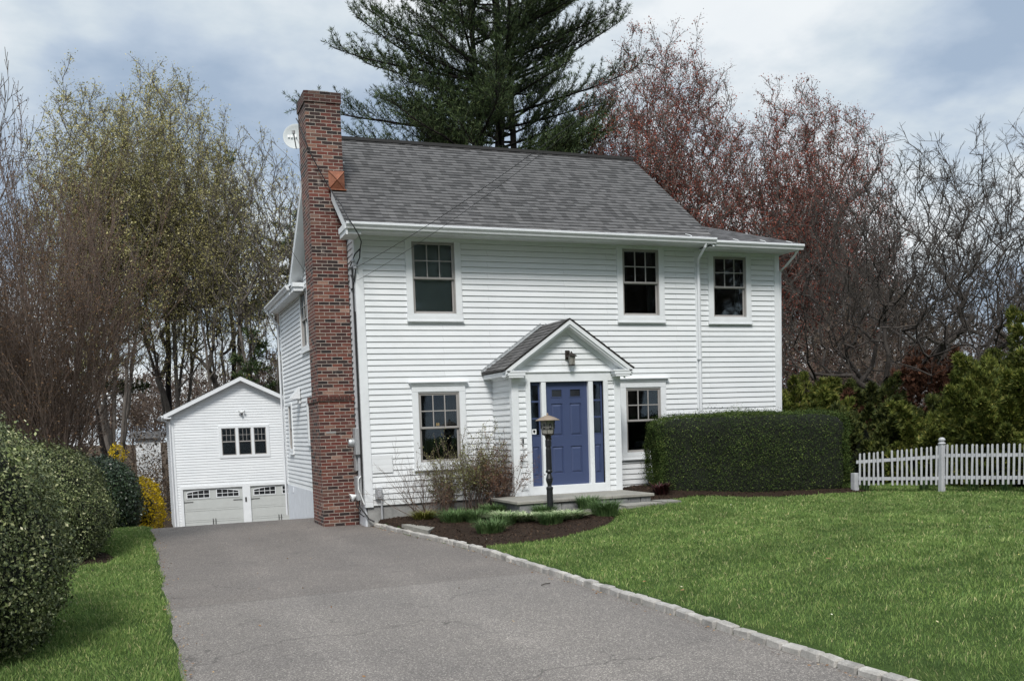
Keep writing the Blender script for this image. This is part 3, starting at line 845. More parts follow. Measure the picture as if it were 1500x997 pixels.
# ------------------------------------------------------------------ entry porch
PX0, PX1, PY = 2.738, 5.053, -1.092
DX0, DX1, DZ0, DZ1 = 3.444, 4.357, .671, 2.715
mb = MB()
siding(mb, (PX0, 0, 0), (0, -1, 0), (-1, 0, 0), .5, 2.86, lambda z: (.0, 1.092))
siding(mb, (PX1, PY, 0), (0, 1, 0), (1, 0, 0), .5, 2.86, lambda z: (.0, 1.092))
siding(mb, (0, PY, 0), (1, 0, 0), (0, -1, 0), .5, 2.86, lambda z: (PX0, PX1), [(3.0, 4.8, .4, 2.9)])
siding(mb, (0, PY, 0), (1, 0, 0), (0, -1, 0), 2.93, 3.82, lambda z: (2.62 + (z - 2.93) / .72, 5.18 - (z - 2.93) / .72))
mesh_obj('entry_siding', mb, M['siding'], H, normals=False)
m = MB()
B = lambda *a, c=.004: m.bbox(*a, c=c)
B(PX0 - .03, PX0 + .11, PY - .03, PY, .5, 2.72); B(PX0 - .03, PX0, PY, PY + .1, .5, 2.86)
B(PX1 - .11, PX1 + .03, PY - .03, PY, .5, 2.72); B(PX1, PX1 + .03, PY, PY + .1, .5, 2.86)
B(3.0, 3.10, PY - .036, PY, .5, 2.72); B(4.70, 4.80, PY - .036, PY, .5, 2.72)         # door casing
B(3.10, 3.1025 + .0, PY - .01, PY + .08, .67, 2.715, c=.0005)
B(3.10, 4.70, PY - .034, PY + .06, .5, .672)                                            # threshold board
B(3.335, 3.435, PY - .028, PY + .1, .672, 2.715); B(4.366, 4.466, PY - .028, PY + .1, .672, 2.715)   # mullions
B(3.375, 3.395, PY - .034, PY - .028, .672, 2.715, c=.002); B(4.406, 4.426, PY - .034, PY - .028, .672, 2.715, c=.002)
B(PX0 - .032, PX1 + .032, PY - .034, PY, 2.72, 2.90)                                    # frieze over the door
B(PX0 - .01, PX1 + .01, PY - .06, PY, 2.90, 2.93)
m.box(PX0 - .035, PX0, -1.092, 0, 2.80, 2.9)
mesh_obj('entry_trim', m, M['trim'], H)
# interior dark box behind door glass
m = MB(); m.box(3.0, 4.8, PY + .15, -.05, .6, 2.8); mesh_obj('entry_hall', m, M['interior'], H, normals=False)
# door
m = MB()
DY = PY + .05
def raised(mb, x0, x1, z0, z1, y, d=.018, inset=.03):
    """moulded panel: sunk groove ring then raised field"""
    P = [(x0, y, z0), (x1, y, z0), (x1, y, z1), (x0, y, z1)]
    def ring(i, dy): return [(x0 + i, y + dy, z0 + i), (x1 - i, y + dy, z0 + i), (x1 - i, y + dy, z1 - i), (x0 + i, y + dy, z1 - i)]
    rs = [ring(0, 0), ring(.008, d), ring(.018, d), ring(.018 + inset, .003)]
    for a, b in zip(rs, rs[1:]):
        for i in range(4): mb.face([a[i], a[(i+1) % 4], b[(i+1) % 4], b[i]])
    mb.face(rs[-1])
def panel_sheet(mb, x0, x1, z0, z1, y, rects, lites, back=.045):
    us = sorted({x0, x1} | {v for r in rects + lites for v in r[:2]}); zs = sorted({z0, z1} | {v for r in rects + lites for v in r[2:]})
    for a, b in zip(us, us[1:]):
        for c, d in zip(zs, zs[1:]):
            p, q = (a + b) / 2, (c + d) / 2
            if any(r[0] < p < r[1] and r[2] < q < r[3] for r in rects + lites): continue
            mb.face([(a, y, c), (b, y, c), (b, y, d), (a, y, d)])
    for r in rects: raised(mb, *r, y)
    for r in lites:
        f = .016
        mb.box(r[0], r[0] + f, y - .008, y + .03, r[2], r[3]); mb.box(r[1] - f, r[1], y - .008, y + .03, r[2], r[3])
        mb.box(r[0] + f, r[1] - f, y - .008, y + .03, r[2], r[2] + f); mb.box(r[0] + f, r[1] - f, y - .008, y + .03, r[3] - f, r[3])
W_ = DX1 - DX0
cols_ = [(DX0 + .13, DX0 + .375), (DX0 + .53, DX0 + .785)]
rects = [(a, b, DZ0 + .23, DZ0 + .77) for a, b in cols_] + [(a, b, DZ0 + .98, DZ0 + 1.62) for a, b in cols_]
lites = [(a, b, DZ0 + 1.74, DZ0 + 1.91) for a, b in cols_]
panel_sheet(m, DX0 - .01, DX1 + .01, DZ0, DZ1, DY, rects, lites)
door = mesh_obj('front_door', m, M['blue'], H, normals=False)
for r in lites:
    m = MB(); m.box(r[0] + .016, r[1] - .016, DY + .01, DY + .014, r[2] + .016, r[3] - .016); mesh_obj('pane', m, M['dark_glass'], door)
m = MB(); m.lathe([(.001, 0), (.028, 0), (.028, .008), (.012, .012), (.012, .035), (.027, .045), (.03, .06), (.02, .07), (.001, .072)], (DX0 + .06, DY - .0, DZ0 + .93), 14, M4=Matrix.Rotation(PI / 2, 4, 'X'))
m.lathe([(.001, 0), (.026, 0), (.024, .012), (.001, .014)], (DX0 + .06, DY, DZ0 + 1.12), 12, M4=Matrix.Rotation(PI / 2, 4, 'X'))
mesh_obj('door_handle', m, M['bronze'], door)
# sidelights
for sx0, sx1, lab in ((3.102, 3.335, 'sidelight left of the door'), (4.466, 4.70, 'sidelight right of the door')):
    m = MB(); gz0 = DZ0 + 1.0; gh = (DZ1 - .04 - gz0) / 3
    rects = [(sx0 + .045, sx1 - .045, DZ0 + .2, DZ0 + .78)]
    lites = [(sx0 + .02, sx1 - .02, gz0 + gh * k, gz0 + gh * (k + 1)) for k in range(3)]
    panel_sheet(m, sx0, sx1, DZ0, DZ1, DY, rects, lites)
    sl = mesh_obj('sidelight', m, M['blue'], H, normals=False)
    for r in lites:
        m = MB(); m.box(r[0] + .016, r[1] - .016, DY + .01, DY + .013, r[2] + .016, r[3] - .016); mesh_obj('pane', m, M['glass'], sl, normals=False)
# sticker of an alarm company low on the left sidelight: white square with dark shield
m = MB(); m.box(3.145, 3.235, DY - .001, DY + .004, DZ0 + 1.03, DZ0 + 1.13)
stk = tag(mesh_obj('alarm_sticker', m, M['mark']), 'white square alarm sticker with dark shield on the left sidelight', 'sticker')
m = MB(); zc = DZ0 + 1.08
m.face([(3.165, DY - .0025, zc + .03), (3.215, DY - .0025, zc + .03), (3.215, DY - .0025, zc - .005), (3.19, DY - .0025, zc - .035), (3.165, DY - .0025, zc - .005)])
mesh_obj('shield_mark', m, M['black'], stk, normals=False)
# doorbell
m = MB(); m.bbox(2.885, 2.925, PY - .05, PY - .022, 1.50, 1.66, c=.006)
db_ = tag(mesh_obj('doorbell', m, M['grey_metal']), 'small grey doorbell camera on the siding left of the door', 'doorbell')
m = MB(); m.bbox(2.893, 2.917, PY - .055, PY - .05, 1.53, 1.63, c=.002); mesh_obj('lens_plate', m, M['black'], db_)
# pediment
m = MB()
def rakebox(mb, xa, za, xb, zb, y0, y1, h, drop):
    P = [[(xa, y, za - drop), (xb, y, zb - drop), (xb, y, zb - drop - h), (xa, y, za - drop - h)] for y in (y0, y1)]
    mb.face(P[0]); mb.face(P[1][::-1])
    for i in range(4): mb.face([P[0][i], P[0][(i+1) % 4], P[1][(i+1) % 4], P[1][i]])
AX, AZ, EZp = 3.9, 3.93, 2.965
for sx in (-1, 1):
    xe = AX + sx * 1.375
    rakebox(m, xe, EZp, AX, AZ, -1.32, -1.295, .085, .02)
    rakebox(m, xe, EZp, AX, AZ, -1.295, -1.27, .125, .02)
    rakebox(m, xe, EZp, AX, AZ, -1.27, PY, .03, .12)
    rakebox(m, AX + sx * 1.30, EZp + .05, AX, AZ, PY - .035, PY - .018, .1, .15)
    # horizontal returns
    xi = AX + sx * 1.0; xo = AX + sx * 1.37
    for k, (zz0, zz1, pr, ex) in enumerate(((2.80, 2.84, .02, 0), (2.84, 2.90, .06, .03), (2.90, 2.935, .1, .06))):
        a, b = sorted((xi - sx * ex, AX + sx * (1.30 + pr * .6)))
        m.bbox(a, b, -1.30 - pr * .2, PY - .034, zz0, zz1 - .0015, c=.003)
    # eave moulding along the side
    a, b = sorted((AX + sx * 1.20, AX + sx * 1.36)); m.bbox(a, b, PY - .034, -.005, 2.84, 2.93, c=.006)
mesh_obj('pediment_trim', m, M['trim'], H)
m = MB()
roofplane(m, (AX - 1.40, 0, EZp - .0), (AX - 1.40, -1.33, EZp), (AX, -1.33, AZ + .01), (AX, 0, AZ + .01), e=.13)
roofplane(m, (AX + 1.40, -1.33, EZp), (AX + 1.40, 0, EZp), (AX, 0, AZ + .01), (AX, -1.33, AZ + .01), e=.13, u0=.7)
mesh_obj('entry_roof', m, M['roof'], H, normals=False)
m = MB()
for sx in (-1, 1):
    a = [(AX + sx * 1.40, 0, EZp - .004), (AX + sx * 1.40, -1.33, EZp - .004), (AX, -1.33, AZ + .006), (AX, 0, AZ + .006)]
    b = [(x, y, z - .018) for x, y, z in a]
    m.face(b)
    for i in range(4): m.face([a[i], a[(i+1) % 4], b[(i+1) % 4], b[i]])
mesh_obj('entry_roof_edge', m, M['bronze'], H)
# step flashing along the wall
for sx in (-1, 1):
    m = MB(); n_ = 11
    for k in range(n_):
        t = (k + .1) / n_; x = AX + sx * (1.42 - 1.36 * t); z = EZp - .02 + (AZ - EZp) * t
        x2 = AX + sx * (1.42 - 1.36 * (t + .95 / n_)); z2 = EZp - .02 + (AZ - EZp) * (t + .95 / n_)
        m.face([(x, -.03, z + .01), (x2, -.03, z2 + .01), (x2, -.03, z2 + .075), (x, -.03, z + .075)])
        m.face([(x, -.03, z + .012), (x2, -.03, z2 + .012), (x2, -.09, z2 + .014), (x, -.09, z + .014)])
    mesh_obj('step_flashing', m, M['silver'], H)

# wall lantern in the pediment
t = thing('wall_lantern', (3.93, PY - .02, 3.10), 'dark bronze coach lantern fixed in the entry gable', 'wall lamp')
m = MB(); m.bbox(3.87, 3.97, PY - .045, PY - .02, 3.15, 3.33, c=.008); mesh_obj('back_plate', m, M['bronze'], t)
m = MB(); m.tube([(3.92, PY - .04, 3.27), (3.93, PY - .13, 3.29), (3.95, PY - .15, 3.25)], .01, 6); mesh_obj('arm', m, M['bronze'], t)
Lc = (3.955, PY - .15, 3.03)
m = MB(); m.lathe([(.11, .17), (.115, .18), (.03, .235), (.012, .25), (.012, .27), (.001, .275)], Lc, 4, M4=Matrix.Rotation(PI/4, 4, 'Z')); mesh_obj('lantern_roof', m, M['bronze'], t)
m = MB(); m.lathe([(.055, .01), (.075, .17)], Lc, 4, M4=Matrix.Rotation(PI/4, 4, 'Z')); mesh_obj('lantern_glass', m, M['frost'], t)
m = MB(); m.lathe([(.06, -.01), (.062, .012), (.04, .012)], Lc, 4, M4=Matrix.Rotation(PI/4, 4, 'Z'))
for k in range(4):
    a = k * PI / 2; c_, s2 = math.cos(a + PI / 4 + PI/4), math.sin(a + PI/4 + PI/4)
    m.tube([(Lc[0] + c_ * .056, Lc[1] + s2 * .056, Lc[2]), (Lc[0] + c_ * .078, Lc[1] + s2 * .078, Lc[2] + .175)], .005, 4)
mesh_obj('lantern_frame', m, M['bronze'], t)

# entry step: bluestone slab on grey block risers
t = thing('entry_step', (3.7, -1.7, .2), 'bluestone landing slab on grey stone blocks before the blue door', 'step')
m = MB()
for k, (a, b) in enumerate(((2.24, 3.28), (3.284, 4.18), (4.184, 5.09))):
    m.bbox(a, b, -2.37, -1.0, .445, .50, c=.008)
mesh_obj('slab', m, M['bluestone'], t)
random.seed(4)
x = 2.30; 
while x < 5.0:
    w2 = random.uniform(.24, .42); x1 = min(x + w2, 5.04)
    m = MB(); m.bbox(x + .004, x1 - .004, -2.33 + random.uniform(-.008, .008), -2.1, .1, .443, c=.012)
    mesh_obj('riser_block', m, M['riser'], t); x = x1
for a in (2.31, 4.98):
    m = MB(); m.box(a, a + .05, -2.1, -1.0, .1, .442); mesh_obj('side_riser', m, M['riser'], t)

# flagstones in front of the step
for k, (pts, lab) in enumerate((
    ([(3.35, -2.42), (4.15, -2.42), (4.1, -2.95), (3.45, -2.85)], 'irregular grey flagstone under the left half of the landing'),
    ([(4.19, -2.42), (5.0, -2.42), (5.05, -2.8), (4.14, -2.97)], 'grey flagstone below the right half of the landing'),
    ([(5.06, -2.1), (5.5, -2.3), (5.45, -2.75), (5.1, -2.75)], 'small flagstone at the right corner of the landing'),
    ([(.33, -1.35), (.85, -1.5), (.95, -1.8), (.42, -2.75)], 'pale wedge shaped flagstone beside the kerb'),
    ([(2.35, -2.75), (2.75, -2.6), (2.8, -2.85), (2.4, -2.92)], 'low stone half sunk in mulch beside the lamp post'))):
    cx_ = sum(p[0] for p in pts) / 4; cy_ = sum(p[1] for p in pts) / 4; z = lawn_z(cx_, cy_) + .045
    m = MB(); top = [(a, b, z) for a, b in pts]; bt = [(a, b, z - .07) for a, b in pts]
    m.face(top); m.face(bt[::-1])
    for i in range(4): m.face([top[i], top[(i+1) % 4], bt[(i+1) % 4], bt[i]])
    tag(mesh_obj('flagstone', m, M['bluestone']), lab, 'flagstone')

# ------------------------------------------------------------------ chimney
m = MB()
CX0, CX1, CY0, CY1 = -.722, .0, .60, 1.42
m.box(CX0, CX1 - .03, CY0, CY1, 2.62, 8.30, uvm=True)
m.box(CX0 - .025, CX1 - .03, CY0 - .02, CY1 + .28, -.4, 2.50, uvm=True)
m.box(CX0 - .045, CX1 - .02, CY0 - .045, CY1 + .3, 2.50, 2.62, uvm=True)
m.box(CX0 - .02, CX1 - .01, CY0 - .02, CY1 + .02, 8.30, 8.50, uvm=True)
ch = mesh_obj('chimney', m, M['brick'], H)
m = MB()
for k in range(9):
    x = CX0 - .04 + k * .077; m.bbox(x + .004, x + .066, CY0 - .058, CY0 - .03, 2.515, 2.605, c=.004)
mesh_obj('soldier_course', m, stone_mat('soldier_brick', (.03, .018, .016), (.17, .06, .045), 8), ch)
m = MB(); m.box(CX0 + .03, CX1 - .05, CY0 + .05, CY1 - .05, 8.50, 8.53); mesh_obj('crown', m, M['concrete'], ch)
m = MB(); m.box(CX0 + .16, CX0 + .52, CY0 + .12, CY0 + .5, 8.53, 8.545); m.box(CX0 + .18, CX0 + .50, CY0 + .14, CY0 + .48, 8.555, 8.575)
mesh_obj('flue_cap', m, M['silver'], ch)
m = MB(); m.bbox(CX0 + .10, CX0 + .30, CY0 - .03, CY0 - .018, 1.86, 1.9, c=.003); mesh_obj('pale_brick', m, M['concrete'], ch)  # a single whitish brick in the chimney front
# copper cricket where the roof meets the chimney
m = MB()
zr = lambda y: EZ + (y - EY) * (RZ - EZ) / (RY - EY)
x0, x1, y0 = -.33, -.015, CY0 - .01
za, zb = zr(y0) + .01, zr(y0) + .36
c0 = ((x0 + x1) / 2, y0 - .05, (za + zb) / 2)
q = [(x0, y0 - .006, za), (x1, y0 - .006, za), (x1, y0 - .006, zb), (x0, y0 - .006, zb)]
for i in range(4): m.face([q[i], q[(i+1) % 4], c0])
m.box(x0 - .01, x1 + .015, y0 - .1, y0, za - .035, za - .012)
for p_ in q: m.tube([p_, c0], .011, 4)
mesh_obj('copper_flashing', m, M['copper'], ch)
m = MB(); m.tube([(.0, 1.3, 7.37), (.16, 1.28, 7.36)], .018, 6)
mesh_obj('pipe_stub', m, M['mark'], H)

# satellite dish behind the chimney
t = thing('satellite_dish', (-.6, 1.5, 7.6), 'light grey satellite dish on the rear side of the brick chimney', 'satellite dish')
Rm = Matrix.Rotation(rad(-62), 4, 'X') ; Rm = Matrix.Rotation(rad(150), 4, 'Z') @ Matrix.Rotation(rad(78), 4, 'X')
dc = Vector((-.70, 1.85, 7.98))
m = MB(); prof = [(.001, 0), (.08, .003), (.16, .012), (.22, .024), (.265, .036), (.27, .036), (.262, .028), (.2, .012), (.1, -.004), (.001, -.008)]
m.lathe(prof, (0, 0, 0), 28)
Md = Matrix.Translation(dc) @ Matrix.Rotation(rad(-18), 4, 'Z') @ Matrix.Rotation(rad(80), 4, 'X')
m.v = [tuple(Md @ Vector(v)) for v in m.v]
mesh_obj('reflector', m, M['dish'], t, smooth=True)
m = MB()
for k, (a, b, c_, d_) in enumerate(((-.17, -.13, -.02, .03), (-.11, -.075, -.025, .03), (-.06, -.03, -.02, .01), (-.02, .01, -.02, .04))):
    m.face([tuple(Md @ Vector(p)) for p in ((a, c_, .045), (b, c_, .045), (b, d_, .045), (a, d_, .045))])
mesh_obj('logo_mark', m, M['mark'], t, normals=False)
m = MB(); m.tube([tuple(dc + Vector((0, .02, 0))), (-.6, 1.75, 7.7), (-.55, 1.44, 7.62)], .02, 8); mesh_obj('mast', m, M['grey_metal'], t)
m = MB(); m.tube([tuple(Md @ Vector((0, -.26, .03))), tuple(Md @ Vector((0, -.1, .36)))], .012, 6); m.lathe([(.03, -.03), (.035, .03)], tuple(Md @ Vector((0, -.08, .37))), 8); mesh_obj('feed_arm', m, M['grey_metal'], t)

# ------------------------------------------------------------------ utilities
t = thing('electric_service', (-.06, .3, .1), 'grey conduits, meter and boxes between chimney and front corner', 'electric meter')
m = MB(); m.tube([(-.075, .13, 4.95), (-.075, .13, 2.35), (-.075, .15, 2.3), (-.075, .15, 1.75)], .028, 8); mesh_obj('conduit', m, M['grey_pvc'], t)
m = MB(); m.tube([(-.06, .05, 5.05), (-.055, .055, .75)], .015, 6); m.tube([(-.045, .02, 4.2), (-.05, .025, 1.2), (-.06, .05, .55)], .009, 6); mesh_obj('cable_run', m, M['cable'], t)
m = MB(); m.bbox(-.15, -.03, .06, .30, 1.42, 1.95, c=.012); m.bbox(-.13, -.03, .22, .40, 1.1, 1.44, c=.01); mesh_obj('meter_box', m, M['grey_metal'], t)
m = MB(); m.lathe([(.001, 0), (.085, 0), (.085, .06), (.07, .1), (.001, .11)], (-.15, .24, 1.66), 16, M4=Matrix.Rotation(-PI / 2, 4, 'Y')); mesh_obj('meter_dial', m, M['silver'], t)
m = MB(); m.tube([(-.075, .14, 1.42), (-.075, .14, .98)], .026, 8); mesh_obj('conduit', m, M['grey_pvc'], t)
m = MB(); m.bbox(-.16, -.03, .05, .30, .52, 1.0, c=.012); mesh_obj('junction_box', m, M['grey_metal'], t)
m = MB(); m.tube([(-.08, .06, 1.0), (-.14, .0, .95), (-.15, -.02, .75), (-.08, -.02, .55), (-.05, -.03, .45)], .012, 6); mesh_obj('white_hose', m, M['mark'], t)
m = MB(); m.tube([(-.1, .2, .52), (-.12, .1, .4), (-.06, .0, .3), (.02, -.06, .16), (.12, -.1, .1)], .016, 6)
m.tube([(-.12, .3, .5), (-.15, .25, .4), (-.1, .12, .32), (-.14, .05, .28), (-.05, .03, .2)], .012, 6); mesh_obj('loose_cable', m, M['cable'], t)
# conical vent / lamp
m = MB(); m.lathe([(.02, 0), (.03, .03), (.085, .12), (.08, .125)], (0, 0, 0), 14, M4=Matrix.Rotation(rad(-110), 4, 'Y'))
m.v = [(a - .14, b + .22, c + .62) for a, b, c in m.v]
tag(mesh_obj('floodlight', m, M['mark']), 'small white cone floodlight low beside the chimney base', 'floodlight')
# cable loops and insulators at the corner
t = thing('corner_cables', (-.05, .02, 5.0), 'black cable loops and insulators under the eave at the front corner', 'cables')
m = MB(); m.lathe([(.02, 0), (.045, .02), (.03, .05), (.045, .08), (.02, .1)], (-.02, -.07, 4.99), 10); m.lathe([(.015, 0), (.035, .02), (.03, .06), (.01, .08)], (-.06, -.05, 5.12), 10); mesh_obj('insulator', m, M['grey_pvc'], t)
m = MB()
m.tube([(.03, -.3, 5.33), (.05, -.14, 5.2), (.0, -.08, 5.08), (-.03, -.07, 4.95), (-.05, -.06, 4.78), (-.07, .0, 4.65), (-.085, .08, 4.62), (-.09, .15, 4.7), (-.09, .17, 4.95), (-.085, .16, 5.05), (-.07, .08, 5.12), (-.05, .02, 5.18), (-.02, -.05, 5.28), (.03, -.3, 5.34)], .013, 6)
m.tube([(-.09, .15, 4.98), (-.08, .1, 4.9), (-.07, .05, 4.86), (-.05, .0, 4.8), (-.03, -.05, 4.9)], .014, 6)
mesh_obj('cable_loop', m, M['cable'], t)
m = MB(); m.tube([(-.075, .13, 4.9), (-.075, .13, 5.0), (-.09, .11, 5.06), (-.1, .08, 5.03)], .035, 8); mesh_obj('weather_head', m, M['grey_metal'], t)

def cable(name, a, b, sag, r, label):
    a, b = Vector(a), Vector(b); pts = []
    for k in range(25):
        t = k / 24; p = a.lerp(b, t); p.z -= sag * 4 * t * (1 - t); pts.append(p)
    m = MB(); m.tube(pts, r, 5); tag(mesh_obj(name, m, M['cable']), label, 'cable')
cable('service_cable', (-.02, -.06, 5.02), (1.60, -8.0, 5.66 + .3), .12, .0045, 'thin black wire rising from the corner insulator across the roof towards the maples')
cable('service_cable', (.0, -.05, 4.78), (1.45, -6.5, 5.75), .1, .0034, 'thin lower wire leaving the front corner at the upper left window')
m = MB(); m.tube([(.03, -.3, 5.33), (.0, -.55, 5.42), (-.09, -.73, 5.52), (-.18, -.75, 5.66), (-.26, -.74, 5.78), (-.33, -.42, 6.13), (-.37, -.1, 6.35), (-.37, .5, 6.70), (-.52, .5, 6.97), (-.67, .5, 7.27), (-.775, .52, 7.55), (-.79, .7, 7.75), (-.77, 1.2, 8.1), (-.76, 1.42, 8.22)], .012, 6)
tag(mesh_obj('service_drop', m, M['cable']), 'thick black cable slanting down over the chimney to the front corner', 'cable')
cable('side_cable', (-.74, .8, 4.9), (-1.9, -1.3, 5.9), .02, .004, 'faint thin wire passing left of the chimney')

# blank panel, outlet box, on facade left
m = MB(); m.bbox(.14, .56, -.036, -.024, 1.05, 1.40, c=.003)
tag(mesh_obj('wall_hatch', m, M['siding']), 'flat white panel on the siding left of the lower window', 'panel')
t = thing('outlet_box', (.23, -.05, .55), 'grey weatherproof outlet box low on the front siding', 'outlet box')
m = MB(); m.bbox(.17, .31, -.11, -.025, .54, .74, c=.01); mesh_obj('box_body', m, M['grey_metal'], t)
m = MB(); m.bbox(.2, .28, -.125, -.11, .58, .71, c=.01); mesh_obj('box_cover', m, M['grey_pvc'], t)
m = MB(); m.tube([(.29, -.06, .54), (.29, -.06, .14)], .018, 8); mesh_obj('conduit', m, M['grey_pvc'], t)
# triangular hood on side wall
m = MB()
y0, y1 = 7.0, 7.35
A = [(-.03, 0, 3.12), (-.30, 0, 2.80), (-.03, 0, 2.80)]
f0 = [(x, y0, z) for x, y, z in A]; f1 = [(x, y1, z) for x, y, z in A]
m.face(f0); m.face(f1[::-1])
for i in range(3): m.face([f0[i], f0[(i+1) % 3], f1[(i+1) % 3], f1[i]])
m.box(-.07, -.02, y0 + .05, y1 - .1, 2.68, 2.80)
tag(mesh_obj('vent_hood', m, M['gutter']), 'triangular white hood sticking out of the side wall', 'vent hood')

# ------------------------------------------------------------------ garage
G = thing('garage', (0, 29, -2.75), 'detached white gabled garage with two putty coloured doors', 'garage')
GX0, GX1, GY, GZ = -2.5, 4.0, 29.0, -2.75
hw = (GX1 - GX0) / 2; gc = (GX0 + GX1) / 2
gap = lambda z: (GX0, GX1) if z < 3.0 else (GX0 + (z - 3.0) / .48, GX1 - (z - 3.0) / .48)
doors = [(-2.15, .59), (.97, 3.71)]
gwin = [(-.24, .42), (.55, 1.15), (1.28, 1.86)]
mb = MB()
siding(mb, (0, GY, 0), (1, 0, 0), (0, -1, 0), -.42, 4.52, gap, [(-.27, 1.9, .96, 2.32)], e=.128, t=.02)
siding(mb, (0, GY, 0), (1, 0, 0), (0, -1, 0), -2.72, -.42, lambda z: (GX0, GX0 + .22), e=.128, t=.02)
siding(mb, (GX0, GY + 7, 0), (0, -1, 0), (-1, 0, 0), -2.72, 3.0, lambda z: (0, 7), e=.128, t=.02)
siding(mb, (GX1, GY, 0), (0, 1, 0), (1, 0, 0), -2.72, 3.0, lambda z: (0, 7), e=.128, t=.02)
siding(mb, (GX1, GY + 7, 0), (-1, 0, 0), (0, 1, 0), -2.72, 3.0, lambda z: (0, 6.5), e=.128, t=.02)
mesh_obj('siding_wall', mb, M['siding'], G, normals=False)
m = MB(); m.box(GX0 + .05, GX1 - .05, GY + .35, GY + 6.9, -2.72, 3.2); mesh_obj('interior_wall', m, M['interior'], G, normals=False)
m = MB()
m.box(GX0 - .03, GX0 + .09, GY - .045, GY - .0, -2.72, 3.0); m.box(GX1 - .09, GX1 + .03, GY - .045, GY - .0, -2.72, 3.0)
m.box(-2.28, -2.152, GY - .05, GY + .1, -2.72, -.56); m.box(.592, .968, GY - .05, GY + .1, -2.72, -.56); m.box(3.712, 3.9, GY - .05, GY + .1, -2.72, -.56)
m.box(-2.29, 3.91, GY - .052, GY + .1, -.56, -.42)
mesh_obj('trim', m, M['trim'], G)
m = MB()
for sx in (-1, 1):
    xe = gc + sx * (hw + .33)
    rakebox(m, xe, 3.0 - .33 * .48 + .16, gc, 3.0 + hw * .48 + .16, GY - .34, GY - .31, .2, .0)
    rakebox(m, xe, 3.0 - .33 * .48 + .16, gc, 3.0 + hw * .48 + .16, GY - .31, GY, .02, .18)
    a, b = sorted((gc + sx * hw, xe)); m.box(a, b, GY - .335, GY + 7, 2.80, 2.86)
mesh_obj('rake_board', m, M['trim'], G)
m = MB()
for sx in (-1, 1):
    xe = gc + sx * (hw + .35); ez_ = 3.0 - .35 * .48 + .165; rz_ = 3.0 + hw * .48 + .165
    if sx < 0: roofplane(m, (xe, GY + 7.3, ez_), (xe, GY - .36, ez_), (gc, GY - .36, rz_), (gc, GY + 7.3, rz_))
    else: roofplane(m, (xe, GY - .36, ez_), (xe, GY + 7.3, ez_), (gc, GY + 7.3, rz_), (gc, GY - .36, rz_))
mesh_obj('roof', m, M['roof'], G, normals=False)
m = MB(); m.extrude(KG, (gc - hw - .34, GY - .33, 2.85), (gc - hw - .34, GY + 7.2, 2.85), (-1, 0, 0)); mesh_obj('gutter', m, M['gutter'], G)
m = MB(); m.tube([(gc - hw - .4, GY - .15, 2.86), (gc - hw - .38, GY - .15, 2.76), (gc - hw - .1, GY - .1, 2.6), (gc - hw - .07, GY - .09, 2.5), (gc - hw - .07, GY - .09, -2.6)], .045, 4); mesh_obj('downspout', m, M['gutter'], G)
for i, (a, b) in enumerate(doors):
    z0, z1 = -2.72, -.56
    m = MB(); sh = (z1 - z0) / 4
    for k in range(4):
        za, zb = z0 + k * sh + .006, z0 + (k + 1) * sh - .002
        m.bbox(a, b, GY + .03, GY + .07, za, zb, c=.008)
        if k < 3:
            for q_ in range(2):
                xa = a + .12 + q_ * (b - a) / 2; xb = xa + (b - a) / 2 - .24
                m.bbox(xa, xb, GY + .022, GY + .03, za + .1, zb - .1, c=.006)
    D_ = mesh_obj('garage_door', m, M['garage_door'], G)
    # arched window groups in the top section
    for q_ in range(2):
        xc = a + (b - a) * (.25 + .5 * q_); hwid = .52
        ww = MB(); gl = MB(); zb_ = z1 - .43
        inner = lambda u: z1 - .08 - (.11 * max(0., ((u - xc) * (1 if q_ == 0 else -1) * -1 + hwid) / (2 * hwid)) ** 2)
        n_ = 8
        for k in range(n_):
            u0, u1 = xc - hwid + 2 * hwid * k / n_, xc - hwid + 2 * hwid * (k + 1) / n_
            gl.face([(u0, GY + .024, zb_), (u1, GY + .024, zb_), (u1, GY + .024, inner(u1)), (u0, GY + .024, inner(u0))])
            ww.face([(u0, GY + .016, inner(u0)), (u1, GY + .016, inner(u1)), (u1, GY + .016, inner(u1) + .05), (u0, GY + .016, inner(u0) + .05)])
        for k in range(5):
            u = xc - hwid + 2 * hwid * k / 4; wd = .02 if 0 < k < 4 else .035
            ww.box(u - wd / 2, u + wd / 2, GY + .012, GY + .023, zb_, inner(u) + .0)
        zm = (zb_ + z1 - .1) / 2
        ww.box(xc - hwid, xc + hwid, GY + .0125, GY + .0225, zm - .012, zm + .012); ww.box(xc - hwid - .02, xc + hwid + .02, GY + .011, GY + .023, zb_ - .04, zb_)
        mesh_obj('lite_frame', ww, M['trim'], D_); mesh_obj('pane', gl, M['dark_glass'], D_, normals=False)
    xm = (a + b) / 2
    for dx in (-.06, .06):
        hwm = MB(); hwm.bbox(xm + dx - .018, xm + dx + .018, GY - .01, GY + .02, z0 + .42, z0 + .70, c=.006); mesh_obj('handle', hwm, M['iron_hw'], D_)
    for zz_ in (z1 - .62, z0 + .20):
        for sgn, xa in ((1, a + .02), (-1, b - .02)):
            p, q_ = sorted((xa, xa + sgn * .42)); hwm = MB(); hwm.bbox(p, q_, GY + .0, GY + .02, zz_ - .016, zz_ + .016, c=.005); mesh_obj('strap_hinge', hwm, M['iron_hw'], D_)
